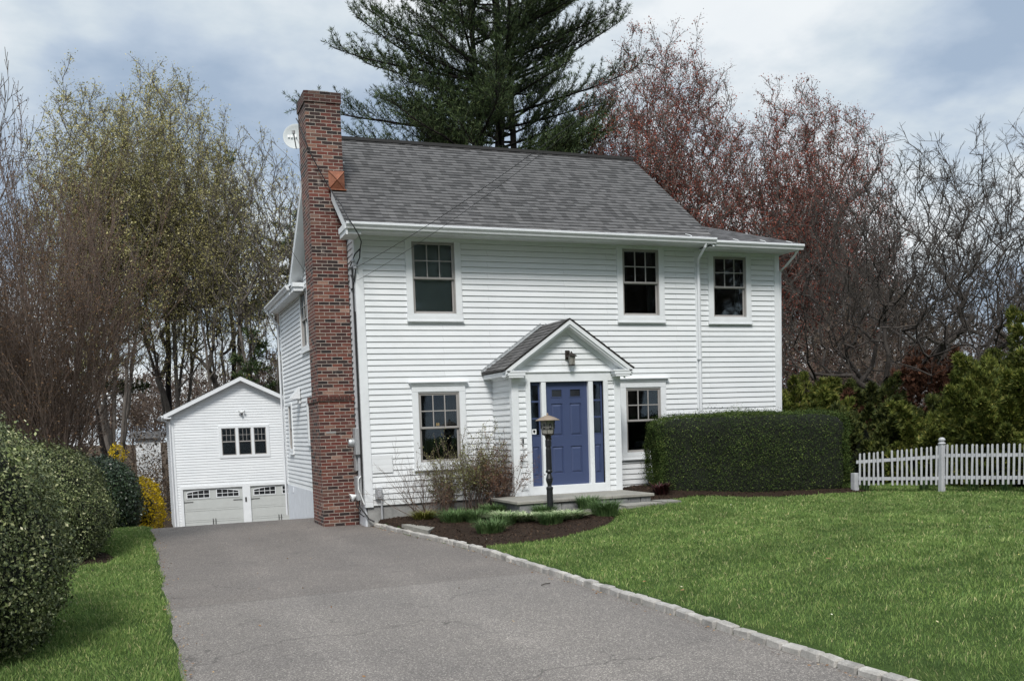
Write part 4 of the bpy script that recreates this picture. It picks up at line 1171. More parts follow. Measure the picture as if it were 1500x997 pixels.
# triple window
m = MB()
m.bbox(-.38, 2.01, GY - .05, GY - .0, 2.27, 2.40); m.bbox(-.38, 2.01, GY - .05, GY, .84, .97)
for a, b in ((-.38, -.24), (.42, .55), (1.15, 1.28), (1.86, 2.01)): m.bbox(a, b, GY - .048, GY + .04, .97, 2.27)
W3 = mesh_obj('triple_window', m, M['trim'], G)
fr = MB(); gl = MB()
for a, b in gwin:
    fr.bbox(a, a + .035, GY - .01, GY + .03, .97, 2.27); fr.bbox(b - .035, b, GY - .01, GY + .03, .97, 2.27)
    fr.bbox(a + .035, b - .035, GY - .011, GY + .03, .97, 1.01); fr.bbox(a + .035, b - .035, GY - .011, GY + .03, 2.23, 2.27); fr.bbox(a + .035, b - .035, GY - .011, GY + .03, 1.6, 1.65)
    for k in (1, 2): u = a + .035 + (b - a - .07) * k / 3; fr.bbox(u - .009, u + .009, GY - .009, GY + .02, 1.65, 2.23, c=.002)
    fr.bbox(a + .035, b - .035, GY - .0095, GY + .02, 1.93, 1.95, c=.002)
    gl.box(a + .035, b - .035, GY + .01, GY + .013, 1.01, 2.23)
    mesh_obj('sash', fr, M['sash'], W3); mesh_obj('pane', gl, M['glass'], W3, normals=False); fr = MB(); gl = MB()
m = MB(); m.box(.7, .78, GY - .07, GY - .05, -1.3, -1.08) ; mesh_obj('keypad', m, M['iron_hw'], G)
t = thing('security_camera', (.75, GY - .05, 3.0), 'white twin security light with camera high on the garage gable', 'security camera')
m = MB(); m.lathe([(.001, 0), (.07, 0), (.06, .05), (.001, .06)], (.75, GY - .02, 3.03), 12, M4=Matrix.Rotation(PI/2, 4, 'X')); mesh_obj('base', m, M['mark'], t)
m = MB()
for dx in (-.14, .14): m.lathe([(.02, 0), (.055, .05), (.06, .1), (.001, .11)], (.75 + dx * .6, GY - .1, 3.08), 10, M4=Matrix.Rotation(PI/2 + .5, 4, 'X') @ Matrix.Rotation(dx * 3, 4, 'Y'))
mesh_obj('lamp_head', m, M['mark'], t)
m = MB(); m.lathe([(.001, -.06), (.045, -.05), (.055, 0), (.05, .05), (.001, .06)], (.75, GY - .13, 2.93), 10); mesh_obj('camera_eye', m, M['iron_hw'], t)

# ------------------------------------------------------------------ lamp post
lz = lawn_z(2.70, -2.8)
t = thing('lamp_post', (2.70, -2.8, lz), 'black turned lamp post with tan hat lantern in front of the landing', 'lamp post')
LP = (2.70, -2.8, lz)
m = MB()
m.lathe([(.056, -.1), (.056, .55), (.062, .57), (.062, .60), (.034, .63), (.042, .67), (.06, .73), (.062, .78), (.045, .84), (.034, .88), (.06, .90), (.062, .93), (.052, .95), (.050, 1.34), (.044, 1.40), (.054, 1.42), (.054, 1.54), (.036, 1.57)], LP, 14)
mesh_obj('post', m, M['black'], t, smooth=False)
m = MB(); m.lathe([(.045, 1.53), (.055, 1.58), (.062, 1.62), (.115, 1.65), (.118, 1.668)], LP, 8); mesh_obj('lantern_base', m, M['bronze'], t)
m = MB(); m.lathe([(.108, 1.668), (.135, 1.93)], LP, 6); mesh_obj('lantern_glass', m, M['frost'], t)
m = MB()
for k in range(6):
    a = k * PI / 3
    m.tube([(LP[0] + .112 * math.cos(a), LP[1] + .112 * math.sin(a), lz + 1.668), (LP[0] + .139 * math.cos(a), LP[1] + .139 * math.sin(a), lz + 1.935)], .007, 4)
m.lathe([(.12, 1.75), (.124, 1.75), (.124, 1.762), (.12, 1.762)], LP, 6)
mesh_obj('lantern_frame', m, M['iron_hw'], t)
m = MB()
for k in range(6):
    a = k * PI / 3 + .52; m.lathe([(.001, -.05), (.02, -.045), (.03, -.02), (.022, 0), (.03, .025), (.02, .05), (.001, .055)], (LP[0] + .105 * math.cos(a), LP[1] + .105 * math.sin(a), lz + 1.81), 8)
mesh_obj('lantern_scroll', m, M['iron_hw'], t)
m = MB(); m.lathe([(.215, 1.92), (.222, 1.93), (.13, 1.985), (.05, 2.02), (.014, 2.03), (.02, 2.05), (.014, 2.068), (.001, 2.075)], LP, 12); mesh_obj('lantern_hat', m, M['tan'], t)
for o_ in t.children: o_.data.transform(Matrix.Diagonal((1, 1, .90, 1)))

# ------------------------------------------------------------------ kerb stones
rnd = random.Random(7)
protos = []
for k in range(5):
    m = MB(); l = .21; pts = []
    import bmesh
    m.bbox(-l / 2, l / 2, -.05, .05, -.06, .088, c=.014)
    vv = []
    for v in m.v:
        q = Vector(v); f_ = noise.noise_vector(q * 9 + Vector((k * 5, 0, 0))) * .012
        vv.append(tuple(q + f_))
    m.v = vv; protos.append(m)
def kerb_stone(k, x, y, ang, ln, dz):
    global kb
    o = protos_obj[k].copy() if protos_used[k] else protos_obj[k]
    if protos_used[k]: COL.objects.link(o)
    protos_used[k] = True
    o.location = (x, y, dz); o.rotation_euler = (rnd.uniform(-.05, .05), rnd.uniform(-.04, .04), ang + rnd.uniform(-.05, .05)); o.scale = (ln / .21, rnd.uniform(.9, 1.1), 1)
protos_obj = [tag(mesh_obj('kerb_stone', p, M['kerb']), 'rough pale granite kerb block edging the asphalt drive', 'kerb stone', 'granite blocks along the drive') for p in protos]
protos_used = [False] * 5
y = .22; 
while y > -14.5:
    ln = rnd.uniform(.17, .26) if y < -2.5 else rnd.uniform(.25, .5)
    ya = y - ln / 2; x = kerb_x(ya) + .01; dx = kerb_x(ya - .1) - kerb_x(ya + .1)
    ang = math.atan2(-.2, dx)
    kerb_stone(rnd.randrange(5), x + rnd.uniform(-.008, .008), ya, ang, ln - .012, -.012 + rnd.uniform(-.012, .006) - .012 * ss((-9 - y) / 4))
    y -= ln

# ------------------------------------------------------------------ planting bed
bed_poly = [(kerb_x(-4.85) + .05, -4.95), (1.2, -4.98), (1.8, -4.9), (2.5, -4.65), (3.1, -4.2), (3.5, -3.75), (3.62, -3.4), (3.4, -3.0), (3.35, -2.85), (3.3, -2.36), (2.3, -2.36), (2.3, -1.0), (2.7, -.9), (2.7, .01), (.02, .01), (.2, -.2)] + [(kerb_x(yy) + .05, yy) for yy in (-.6, -1.5, -2.6, -3.7)]
bed2_poly = [(5.05, -1.0), (5.05, -2.3), (5.6, -2.15), (6.2, -2.0), (7.2, -2.25), (8.2, -2.35), (9.2, -2.5), (10.2, -2.5), (10.3, .3), (5.05, .01)]
def inside(x, y, poly):
    c = False; j = len(poly) - 1
    for i in range(len(poly)):
        xi, yi = poly[i]; xj, yj = poly[j]
        if (yi > y) != (yj > y) and x < (xj - xi) * (y - yi) / (yj - yi) + xi: c = not c
        j = i
    return c
def edge_dist(x, y, poly):
    p = Vector((x, y)); best = 9
    for a, b in zip(poly, poly[1:] + poly[:1]):
        a, b = Vector(a), Vector(b); d = b - a; t = max(0, min(1, (p - a).dot(d) / max(d.dot(d), 1e-9)))
        best = min(best, (p - a - d * t).length)
    return best
def bed(poly, step=.06, mound=.05, name='mulch'):
    x0, x1 = min(p[0] for p in poly), max(p[0] for p in poly); y0, y1 = min(p[1] for p in poly), max(p[1] for p in poly)
    X = np.arange(x0 - step, x1 + 2 * step, step); Y = np.arange(y0 - step, y1 + 2 * step, step)
    vid = {}; V = []; F = []
    def vert(i, j):
        if (i, j) not in vid:
            x, y = X[i], Y[j]; ins = inside(x, y, poly); d = edge_dist(x, y, poly)
            h = (min(d, .3) / .3) ** .7 * mound if ins else -min(d, .1) * .6
            z = ground_z(x, y) + .008 + h + (.012 * noise.noise(Vector((x * 14, y * 14, 0))) if ins else 0)
            vid[(i, j)] = len(V); V.append((x, y, z))
        return vid[(i, j)]
    for i in range(len(X) - 1):
        for j in range(len(Y) - 1):
            if inside(X[i] + step / 2, Y[j] + step / 2, poly): F.append((vert(i, j), vert(i + 1, j), vert(i + 1, j + 1), vert(i, j + 1)))
    tag(np_mesh(name, V, F, M['mulch'], smooth=True), kind='structure')
bed(bed_poly); bed(bed2_poly)
left_poly = [(-5.1, -3.2), (-4.72, -3.0), (-4.6, -2.4), (-4.75, -1.6), (-5.1, -1.2), (-5.6, -2)]
bed(left_poly, mound=.04)

def quads(C, A, B):
    """C centres (n,3), A,B half-axes (n,3) -> rhombus leaves"""
    n = len(C); V = np.empty((n, 4, 3)); V[:, 0] = C - A; V[:, 1] = C - B; V[:, 2] = C + A; V[:, 3] = C + B
    return V.reshape(-1, 3), np.arange(n * 4).reshape(n, 4)
def unit(v): return v / np.maximum(np.linalg.norm(v, axis=-1, keepdims=True), 1e-9)
def rdir(rg, n): return unit(rg.normal(size=(n, 3)))
def leafcards(rg, C, Nn, size, aspect=.5, jitter=.6, sv=.35):
    n = len(C); nn = unit(Nn + rg.normal(size=(n, 3)) * jitter)
    a = unit(np.cross(nn, rdir(rg, n))); b = np.cross(nn, a)
    s = size * (1 + sv * rg.normal(size=(n, 1))).clip(.4, 1.8)
    return quads(C, a * s / 2, b * s * aspect / 2)

# bark chips
rg = np.random.default_rng(3)
pts = []
for poly, cnt in ((bed_poly, 7000), (bed2_poly, 4500), (left_poly, 500)):
    x0, x1 = min(p[0] for p in poly), max(p[0] for p in poly); y0, y1 = min(p[1] for p in poly), max(p[1] for p in poly)
    k = 0
    while k < cnt:
        x, y = rg.uniform(x0, x1), rg.uniform(y0, y1)
        if inside(x, y, poly):
            d = edge_dist(x, y, poly); pts.append((x, y, ground_z(x, y) + .012 + (min(d, .3) / .3) ** .7 * .05 + rg.uniform(0, .01)))
        k += 1
P = np.array(pts); V, F = leafcards(rg, P, np.tile([0, 0, 1.], (len(P), 1)), .035, .35, .5)
tag(np_mesh('mulch_chips', V, F, M['chip']), kind='stuff', label='loose bark chips over the planting beds')

# ------------------------------------------------------------------ grass
def grass(name, n, region, seed, label):
    rg = np.random.default_rng(seed)
    xs_, ys_ = [], []
    P = region(rg, n)
    z = np.array([ground_z(x, y) for x, y in P])
    n = len(P)
    dist = np.hypot(P[:, 0] + 4.2, P[:, 1] + 18.35)
    clump = np.array([noise.noise(Vector((x * 2.2, y * 2.2, 0))) + .5 * noise.noise(Vector((x * 6, y * 6, 5))) for x, y in P])
    h = (.030 + .022 * clump + .014 * rg.normal(size=n)).clip(.02, .11)
    wdt = .0028 * (dist / 9).clip(.7, 3) * (1 + .3 * rg.normal(size=n)).clip(.5, 2)
    ang = rg.uniform(0, 2 * PI, n); lean = np.stack([np.cos(ang), np.sin(ang)], 1) * (h * rg.uniform(.1, .9, n))[:, None]
    lx = np.array([noise.noise(Vector((x * 3, y * 3, 9))) for x, y in P]); lean[:, 0] += lx * h * .9
    ang2 = rg.uniform(0, PI, n); side = np.stack([np.cos(ang2), np.sin(ang2), np.zeros(n)], 1) * wdt[:, None]
    base = np.column_stack([P, z - .004])
    midp = base + np.column_stack([lean * .35, h * .6]); tip = base + np.column_stack([lean, h])
    V = np.empty((n, 5, 3)); V[:, 0] = base - side; V[:, 1] = base + side; V[:, 2] = midp + side * .75; V[:, 3] = midp - side * .75; V[:, 4] = tip
    i0 = np.arange(n)[:, None] * 5
    F4 = i0 + np.array([[0, 1, 2, 3]]); F3 = i0 + np.array([[3, 2, 4, 4]])
    # tips as thin quads: use separate vertex to stay valid
    V = np.empty((n, 6, 3)); V[:, 0] = base - side; V[:, 1] = base + side; V[:, 2] = midp + side * .75; V[:, 3] = midp - side * .75; V[:, 4] = tip + side * .08; V[:, 5] = tip - side * .08
    i0 = np.arange(n)[:, None] * 6
    F = np.concatenate([i0 + np.array([[0, 1, 2, 3]]), i0 + np.array([[3, 2, 4, 5]])])
    return tag(np_mesh(name, V.reshape(-1, 3), F, M['grass']), kind='stuff', label=label)
def reg_lawn(rg, n):
    out = []
    while len(out) < n:
        # denser close to the camera
        d = rg.uniform(4.5, 27) ; a = rg.uniform(rad(-6), rad(58))
        x, y = -4.236 + d * math.sin(a), -18.352 + d * math.cos(a)
        if rg.uniform() > min(1, d / 13): continue
        if y > -.2 or x < kerb_x(y) + .075 + .03 * math.sin(y * 9): continue
        if y > -5.2 and (inside(x, y, bed_poly) or inside(x, y, bed2_poly)): continue
        if 3.3 < x < 5.5 and y > -2.8 and y > -2.85 + (x - 4.4) * .15: continue
        if x > 9.9 and y > -1: continue
        out.append((x, y))
    return np.array(out)
grass('lawn_grass', 300000, reg_lawn, 1, 'green spring lawn grass')
def reg_left(rg, n):
    out = []
    while len(out) < n:
        x, y = rg.uniform(-5.6, -3.95), rg.uniform(-13, 6.5)
        if x > -4.0 + .05 * math.sin(y * 2.3) + rg.normal() * .03: continue
        if inside(x, y, left_poly) and rg.uniform() > .12: continue
        if rg.uniform() > 1.1 / (1 + max(0, y + 9) * .09): continue
        out.append((x, y))
    return np.array(out)
grass('verge_grass', 100000, reg_left, 2, 'grass strip between bushes and drive')
# longer tufts in front of the fence and at the lawn edge
def tuft(name, loc, n, h, spread, mat, label, cat, group=None, seed=0, w=.006, stand=.35):
    rg = np.random.default_rng(seed)
    a = rg.uniform(0, 2 * PI, n); r = spread * .4 * np.sqrt(rg.uniform(0, 1, n))
    base = np.column_stack([r * np.cos(a), r * np.sin(a), np.full(n, -.01)])
    hh = h * rg.uniform(.55, 1.1, n)
    ln = rg.uniform(.1, 1, n) * spread * stand
    a2 = a + rg.normal(size=n) * .5
    dirn = np.column_stack([np.cos(a2), np.sin(a2)])
    p1 = base + np.column_stack([dirn * (ln * .4)[:, None], hh * .65]); p2 = base + np.column_stack([dirn * (ln * 1.3)[:, None], hh * rg.uniform(.8, 1.0, n)])
    side = np.column_stack([-dirn[:, 1], dirn[:, 0], np.zeros(n)]) * w * rg.uniform(.6, 1.2, (n, 1))
    V = np.empty((n, 6, 3)); V[:, 0] = base - side * .7; V[:, 1] = base + side * .7; V[:, 2] = p1 + side; V[:, 3] = p1 - side; V[:, 4] = p2 + side * .15; V[:, 5] = p2 - side * .15
    i0 = np.arange(n)[:, None] * 6
    F = np.concatenate([i0 + np.array([[0, 1, 2, 3]]), i0 + np.array([[3, 2, 4, 5]])])
    o = np_mesh(name, V.reshape(-1, 3), F, mat); o.location = loc
    return tag(o, label, cat, group)
M['bulb'] = leaf_mat('bulb_foliage', [(0, (0.054, 0.108, 0.034)), (.6, (0.101, 0.176, 0.061)), (1, (0.162, 0.243, 0.095))], .5, .3, 6, .15, .3)
M['hosta'] = leaf_mat('variegated_leaf', [(0, (0.150, 0.237, 0.100)), (.5, (0.312, 0.400, 0.213)), (1, (0.600, 0.625, 0.450))], .6, .2, 9, .1, .3)
M['heather'] = leaf_mat('yellow_green_sprig', [(0, (.08, .09, .02)), (.6, (.16, .17, .035)), (1, (.26, .24, .07))], .6, .2, 9, .1, .3)
M['redleaf'] = leaf_mat('dark_red_leaf', [(0, (.02, .008, .01)), (.7, (.06, .018, .02)), (1, (.10, .035, .03))], .5, .3, 9, 0, .3)
def bz(x, y): return ground_z(x, y) + .04
TF = [(1.25, -1.75, .24, .5, 'dark green grassy clump nearest the pale flagstone'), (1.55, -2.1, .22, .4, 'green grassy clump at the centre left of the bed'),
      (1.25, -3.6, .24, .42, 'large green grassy clump nearest the kerb in the bed'), (2.05, -1.6, .2, .4, 'green clump below the bare shrubs near the landing'),
      (2.6, -2.75, .2, .36, 'low grassy clump left of the lamp post'), (2.35, -3.6, .2, .36, 'grassy clump in front of the lamp post'),
      (3.55, -2.62, .25, .36, 'upright grassy clump right of the lamp post against the landing'), (3.45, -3.45, .27, .42, 'tall grassy clump at the right tip of the bed'),
      (1.75, -3.0, .2, .35, 'grassy clump beside the variegated plants')]
for k, (x, y, h, s, lab) in enumerate(TF):
    tuft('grass_clump', (x, y, bz(x, y)), 460, h * 1.1, s * 1.35, M['bulb'], lab, 'plant', 'green clumps in the front bed', 20 + k, .006)
for k, (x, y, s) in enumerate(((1.95, -2.6, .42), (2.15, -3.0, .4), (2.35, -3.2, .36), (2.6, -3.3, .4), (2.85, -3.35, .38), (1.85, -2.3, .32))):
    tuft('variegated_plant', (x, y, bz(x, y)), 330, .16, s * 1.25, M['hosta'], ['cream edged plant at the left end of its row', 'cream edged plant second from the left in its row', 'cream edged plant in the middle of its row', 'cream edged plant right of the middle of its row', 'cream edged plant at the lamp post end of its row', 'small cream edged plant behind the row'][k], 'plant', 'variegated plants in the front bed', 40 + k, .012, .6)
tuft('heather', (.88, -.95, bz(.88, -.95)), 420, .2, .42, M['heather'], 'yellow green heather at the left end of the bed', 'plant', None, 60, .006, .6)
tuft('red_leaf_plant', (5.6, -1.75, ground_z(5.6, -1.75) + .05), 110, .26, .34, M['redleaf'], 'dark red leafy plant at the right end of the landing', 'plant', None, 61, .018, .6)
for k, (x, y) in enumerate(((11.15, -3.0), (11.45, -3.9), (11.75, -4.4), (10.2, -2.3))):
    tuft('daffodil_clump', (x, y, ground_z(x, y)), 60, .32, .3, M['bulb'], ['thin green blades by the fence right of the tall post', 'thin green blades before the fence under the cypress', 'thin green blades at the right end of the fence', 'thin green blades at the left end of the fence'][k], 'plant', 'bulb foliage along the fence', 70 + k, .008)
# dry leaves lying on the lawn and drive edge
for k, (x, y, s) in enumerate(((3.2, -9.5, .07), (2.1, -6.2, .05), (-4.02, -7.6, .06), (-4.05, -2.2, .05), (1.0, -9.9, .08), (.95, -9.2, .05))):
    P = np.array([[x, y, ground_z(x, y) + .05 if x > 0 else .04]]); V, F = leafcards(np.random.default_rng(k), P, np.array([[0, 0, 1.]]), s, .6, .3)
    tag(np_mesh('fallen_leaf', V, F, M['dead']), ['dry brown leaf lying out on the lawn', 'small pale leaf on the lawn near the bed', 'yellow brown leaf at the left edge of the drive', 'small dry leaf on the far left verge', 'large dry leaf beside the kerb', 'small dry leaf beside the kerb'][k], 'leaf')
rg = np.random.default_rng(12); P = []
for k in range(520):
    y = rg.uniform(-14, 3)
    x = -3.97 + abs(rg.normal()) * .10 if k % 2 else kerb_x(y) - .07 - abs(rg.normal()) * .07
    P.append((x, y, .012 + rg.uniform(0, .006)))
for k in range(60): P.append((rg.uniform(-3.9, .4), rg.uniform(-13, 2), .014))
P = np.array(P); V, F = leafcards(rg, P, np.tile([0, 0, 1.], (len(P), 1)), .022, .5, .35, .6)
tag(np_mesh('leaf_litter', V, F, M['dead']), kind='stuff', label='scraps of dry leaf along the edges of the drive')
P = []
for k in range(260):
    x, y = rg.uniform(.8, 12), rg.uniform(-13, -3.5)
    if noise.noise(Vector((x * .7, y * .7, 3))) + rg.uniform(-.3, .3) > .12: P.append((x, y, ground_z(x, y) + .055))
P = np.array(P); V, F = leafcards(rg, P, np.tile([0, 0, 1.], (len(P), 1)), .018, .9, .5, .4)
M['weed'] = leaf_mat('tiny_white_yellow_flowers', [(0, (.5, .42, .08)), (.5, (.6, .6, .5)), (1, (.35, .27, .15))], .8, .1)
tag(np_mesh('lawn_weeds', V, F, M['weed']), kind='stuff', label='tiny pale weed flowers and scraps in the lawn')
m = MB(); m.tube([(.28, -8.15, .012), (.2, -8.2, .02), (.14, -8.22, .012)], .006, 4); tag(mesh_obj('twig', m, M['bark_dark']), 'short dark twig lying on the asphalt', 'twig')

# ------------------------------------------------------------------ bushes
M['holly'] = leaf_mat('holly_leaf', [(0, (0.031, 0.046, 0.019)), (.4, (0.083, 0.112, 0.041)), (.75, (0.184, 0.223, 0.086)), (.97, (0.370, 0.393, 0.209)), (1, (0.641, 0.624, 0.416))], .5, .35, 1.6, 0, .7)
M['holly_dark'] = leaf_mat('dark_holly_leaf', [(0, (0.011, 0.025, 0.013)), (.6, (0.028, 0.056, 0.025)), (1, (0.070, 0.105, 0.049))], .35, .5, 1.3, 0, .4)
M['boxwood'] = leaf_mat('boxwood_leaf', [(0, (0.016, 0.029, 0.009)), (.6, (0.043, 0.076, 0.019)), (.97, (0.109, 0.148, 0.038)), (1, (0.258, 0.298, 0.110))], .7, .12, 3, 0, .75)
M['forsythia'] = leaf_mat('forsythia_bloom', [(0, (.20, .15, .01)), (.5, (.5, .36, .015)), (1, (.75, .55, .03))], .7, .1, 2, .2, .4)
M['cypress'] = leaf_mat('cypress_spray', [(0, (0.039, 0.059, 0.013)), (.5, (0.095, 0.123, 0.025)), (.85, (0.167, 0.187, 0.040)), (1, (0.268, 0.246, 0.068))], .65, .2, 1.6, .1, .75)
M['cypress_d'] = leaf_mat('darker_cypress_spray', [(0, (0.027, 0.041, 0.016)), (.6, (0.077, 0.101, 0.029)), (1, (0.165, 0.171, 0.052))], .65, .2, 1.6, .1, .7)
M['rustspray'] = leaf_mat('rusty_dead_spray', [(0, (.04, .022, .015)), (.6, (.10, .045, .03)), (1, (.15, .075, .045))], .8, .1, 2, 0, .5)
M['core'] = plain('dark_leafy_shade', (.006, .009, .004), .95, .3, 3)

def ico(sub=3):
    import bmesh
    bm = bmesh.new(); bmesh.ops.create_icosphere(bm, subdivisions=sub, radius=1)
    V = np.array([v.co[:] for v in bm.verts]); F = np.array([[v.index for v in f.verts] for f in bm.faces]); bm.free(); return V, F
ICO = ico(4)
def nz(P, s, off=0): return np.array([noise.noise(Vector((p[0] * s + off, p[1] * s, p[2] * s))) for p in P])

def bush(name, loc, radii, n, leaf, mat, label, cat='bush', seed=0, lump=.10, aspect=.55, boxy=2.0, group=None, zmin=-.95, jitter=.7, shape=None, core=.9):
    rg = np.random.default_rng(seed); R = np.array(radii)
    def surf(D):
        e = boxy; r = (np.abs(D) ** e).sum(1) ** (-1 / e)
        r = r * (1 + lump * nz(D * R, 1.6, seed) + lump * .5 * nz(D * R, 4.5, seed + 3))
        P = D * r[:, None] * R
        if shape is not None: P = shape(P)
        return P
    D = rdir(rg, n); D = D[D[:, 2] > zmin]
    P = surf(D); nrm = unit(D / R)
    depth = rg.uniform(0, 1, (len(P), 1)) ** 2 * .14 * min(radii)
    out = rg.exponential(.022, (len(P), 1)) * (1 + 2.2 * np.maximum(0, nz(P * 1.0, 2.6, seed + 9))[:, None])
    P = P - nrm * depth + nrm * out
    V, F = leafcards(rg, P, nrm, leaf, aspect, jitter)
    root = thing(name, loc, label, cat, group)
    o = np_mesh('foliage', V, F, mat, root, local=True)
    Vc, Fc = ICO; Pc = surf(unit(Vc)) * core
    k = np_mesh('shade_core', Pc, Fc, M['core'], root, local=True, smooth=True)  # near-black solid core, paints the shade inside the foliage
    return root
# foreground holly
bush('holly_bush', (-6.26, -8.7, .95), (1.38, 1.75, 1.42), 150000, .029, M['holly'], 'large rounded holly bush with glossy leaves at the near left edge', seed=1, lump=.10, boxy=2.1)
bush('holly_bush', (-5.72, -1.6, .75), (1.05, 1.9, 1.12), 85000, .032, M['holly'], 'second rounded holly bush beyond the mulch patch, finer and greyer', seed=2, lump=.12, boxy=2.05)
bush('dark_shrub', (-5.0, 4.6, .55), (.88, 1.0, .95), 26000, .05, M['holly_dark'], 'dark dense round shrub beside the end of the grass strip', seed=3, lump=.07)
bush('forsythia', (-4.08, 6.3, .18), (.46, .6, .72), 5200, .05, M['forsythia'], 'bright yellow forsythia at the end of the grass strip', seed=4, lump=.2, core=.55)
bush('forsythia', (-4.75, 13.5, 1.45), (.22, .3, .28), 420, .06, M['forsythia'], 'distant yellow forsythia behind the vase shaped tree', seed=5, lump=.25, core=.4)
# clipped hedge in front of the wing: superellipsoid box, slightly turned
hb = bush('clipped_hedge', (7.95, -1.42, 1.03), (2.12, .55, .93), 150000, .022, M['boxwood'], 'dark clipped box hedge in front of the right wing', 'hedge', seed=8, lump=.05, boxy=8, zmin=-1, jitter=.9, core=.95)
hb.rotation_euler = (0, 0, rad(-8))

# cypress: cone of fan sprays
def sprays(rg, P, Nn, size, nleaf=5, droop=.0):
    n = len(P); nn = unit(Nn + rg.normal(size=(n, 3)) * .45 + np.array([0, 0, .35]))
    side = unit(np.cross(nn, rdir(rg, n)))
    Vs, Fs = [], []; off = 0
    for k in range(nleaf):
        a = (k - (nleaf - 1) / 2) * .36
        d = unit(nn * math.cos(a) + side * math.sin(a) + rg.normal(size=(n, 3)) * .12)
        ln = size * rg.uniform(.6, 1.1, (n, 1)) * (1 - .12 * abs(k - (nleaf - 1) / 2))
        b = unit(np.cross(d, np.cross(nn, side))) * size * .085
        c = P + d * ln / 2
        V, F = quads(c, d * ln / 2, b); Vs.append(V); Fs.append(F + off); off += len(V)
    return np.concatenate(Vs), np.concatenate(Fs)
def cypress(name, loc, r, h, n, size, mat, label, cat='shrub', seed=0, group=None, pw=.42, plumes=None):
    """evergreen built of many upright leaning plumes, each carrying fan sprays"""
    rg = np.random.default_rng(seed); npl = plumes or int(26 + 14 * r); PP, DD = [], []
    for k in range(npl):
        t = rg.uniform(0, .82) ** 1.15; a = 2.4 * k + rg.uniform(-.5, .5)
        rr = r * ((1 - t) ** pw) * rg.uniform(.55, 1.02); base = np.array([math.cos(a) * rr * .72, math.sin(a) * rr * .72, t * h * .9])
        lean = (.95 - .55 * t) * rg.uniform(.6, 1.35); ax = unit(np.array([math.cos(a) * lean, math.sin(a) * lean, 1.]))
        ln = h * rg.uniform(.26, .42) * (1.1 - .35 * t); wd_ = ln * rg.uniform(.26, .4)
        if t * h * .9 + ln > h: ln = max(.3, h * rg.uniform(.92, 1.04) - t * h * .9)
        m_ = int(n / npl * (ln / (h * .34)))
        u = rg.uniform(0, 1, m_) ** .9; aa = rg.uniform(0, 2 * PI, m_)
        e1 = unit(np.cross(ax, [0.3, .2, .9])); e2 = np.cross(ax, e1)
        rad_ = wd_ * (1 - u) ** .7 * (1 - rg.uniform(0, 1, m_) ** 2 * .45) * (1 + .25 * np.sin(aa * 3 + k))
        o = e1[None] * np.cos(aa)[:, None] + e2[None] * np.sin(aa)[:, None]
        PP.append(base + ax[None] * (u * ln)[:, None] + o * rad_[:, None]); DD.append(unit(o * .75 + ax[None] * .8))
    P = np.concatenate(PP); D = np.concatenate(DD); keep = P[:, 2] > -.05; P, D = P[keep], D[keep]
    V, F = sprays(rg, P, D, size * .8)
    root = thing(name, loc, label, cat, group)
    np_mesh('foliage', V, F, mat, root, local=True)
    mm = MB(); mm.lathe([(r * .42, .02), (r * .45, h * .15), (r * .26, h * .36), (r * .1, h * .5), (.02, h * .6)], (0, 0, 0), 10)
    k = mesh_obj('shade_core', mm, M['core']); k.parent = root  # solid dark cone painted as the shade between plumes
    return root
GF = 'evergreens behind the picket fence'
for args in (
    ((11.35, 1.2, .2), 1.35, 2.75, 9500, .21, 'cypress', 'broad soft green cypress just right of the house corner', 31),
    ((10.7, 2.9, .2), 1.2, 2.3, 4500, .2, 'cypress_d', 'low cypress tucked against the house corner', 32),
    ((12.4, .1, .2), 1.0, 2.15, 7500, .21, 'cypress_d', 'shorter cypress behind the left end of the fence', 33),
    ((14.0, 1.9, .2), 1.35, 2.7, 9500, .21, 'cypress_d', 'darker cypress below the spreading bare tree', 34),
    ((13.0, -1.2, .2), 1.15, 2.1, 9000, .2, 'cypress', 'low bright cypress right behind the tall fence post', 35),
    ((14.9, -.2, .2), 1.1, 2.4, 8500, .2, 'cypress_d', 'dark cypress behind the bright one near the fence post', 36),
    ((13.35, -3.35, .15), 1.75, 3.15, 26000, .18, 'cypress', 'large yellow green cypress leaning over the fence at the right', 37),
    ((14.7, -3.2, .2), 1.5, 3.95, 16000, .19, 'cypress', 'tallest golden green cypress at the right edge', 38)):
    loc, r, h, n, s, mt, lab, sd = args
    cypress('cypress_shrub', loc, r, h, n, s, M[mt], lab, 'evergreen', sd, GF)
cypress('rusty_shrub', (12.9, 1.6, .2), .75, 2.5, 3000, .2, M['rustspray'], 'low brown half dead shrub between the first two cypresses', 'shrub', 44, None)
cypress('rusty_shrub', (15.3, .9, .2), 1.0, 3.5, 5200, .2, M['rustspray'], 'rusty brown half dead evergreen among the green ones', 'shrub', 39, None, .6)

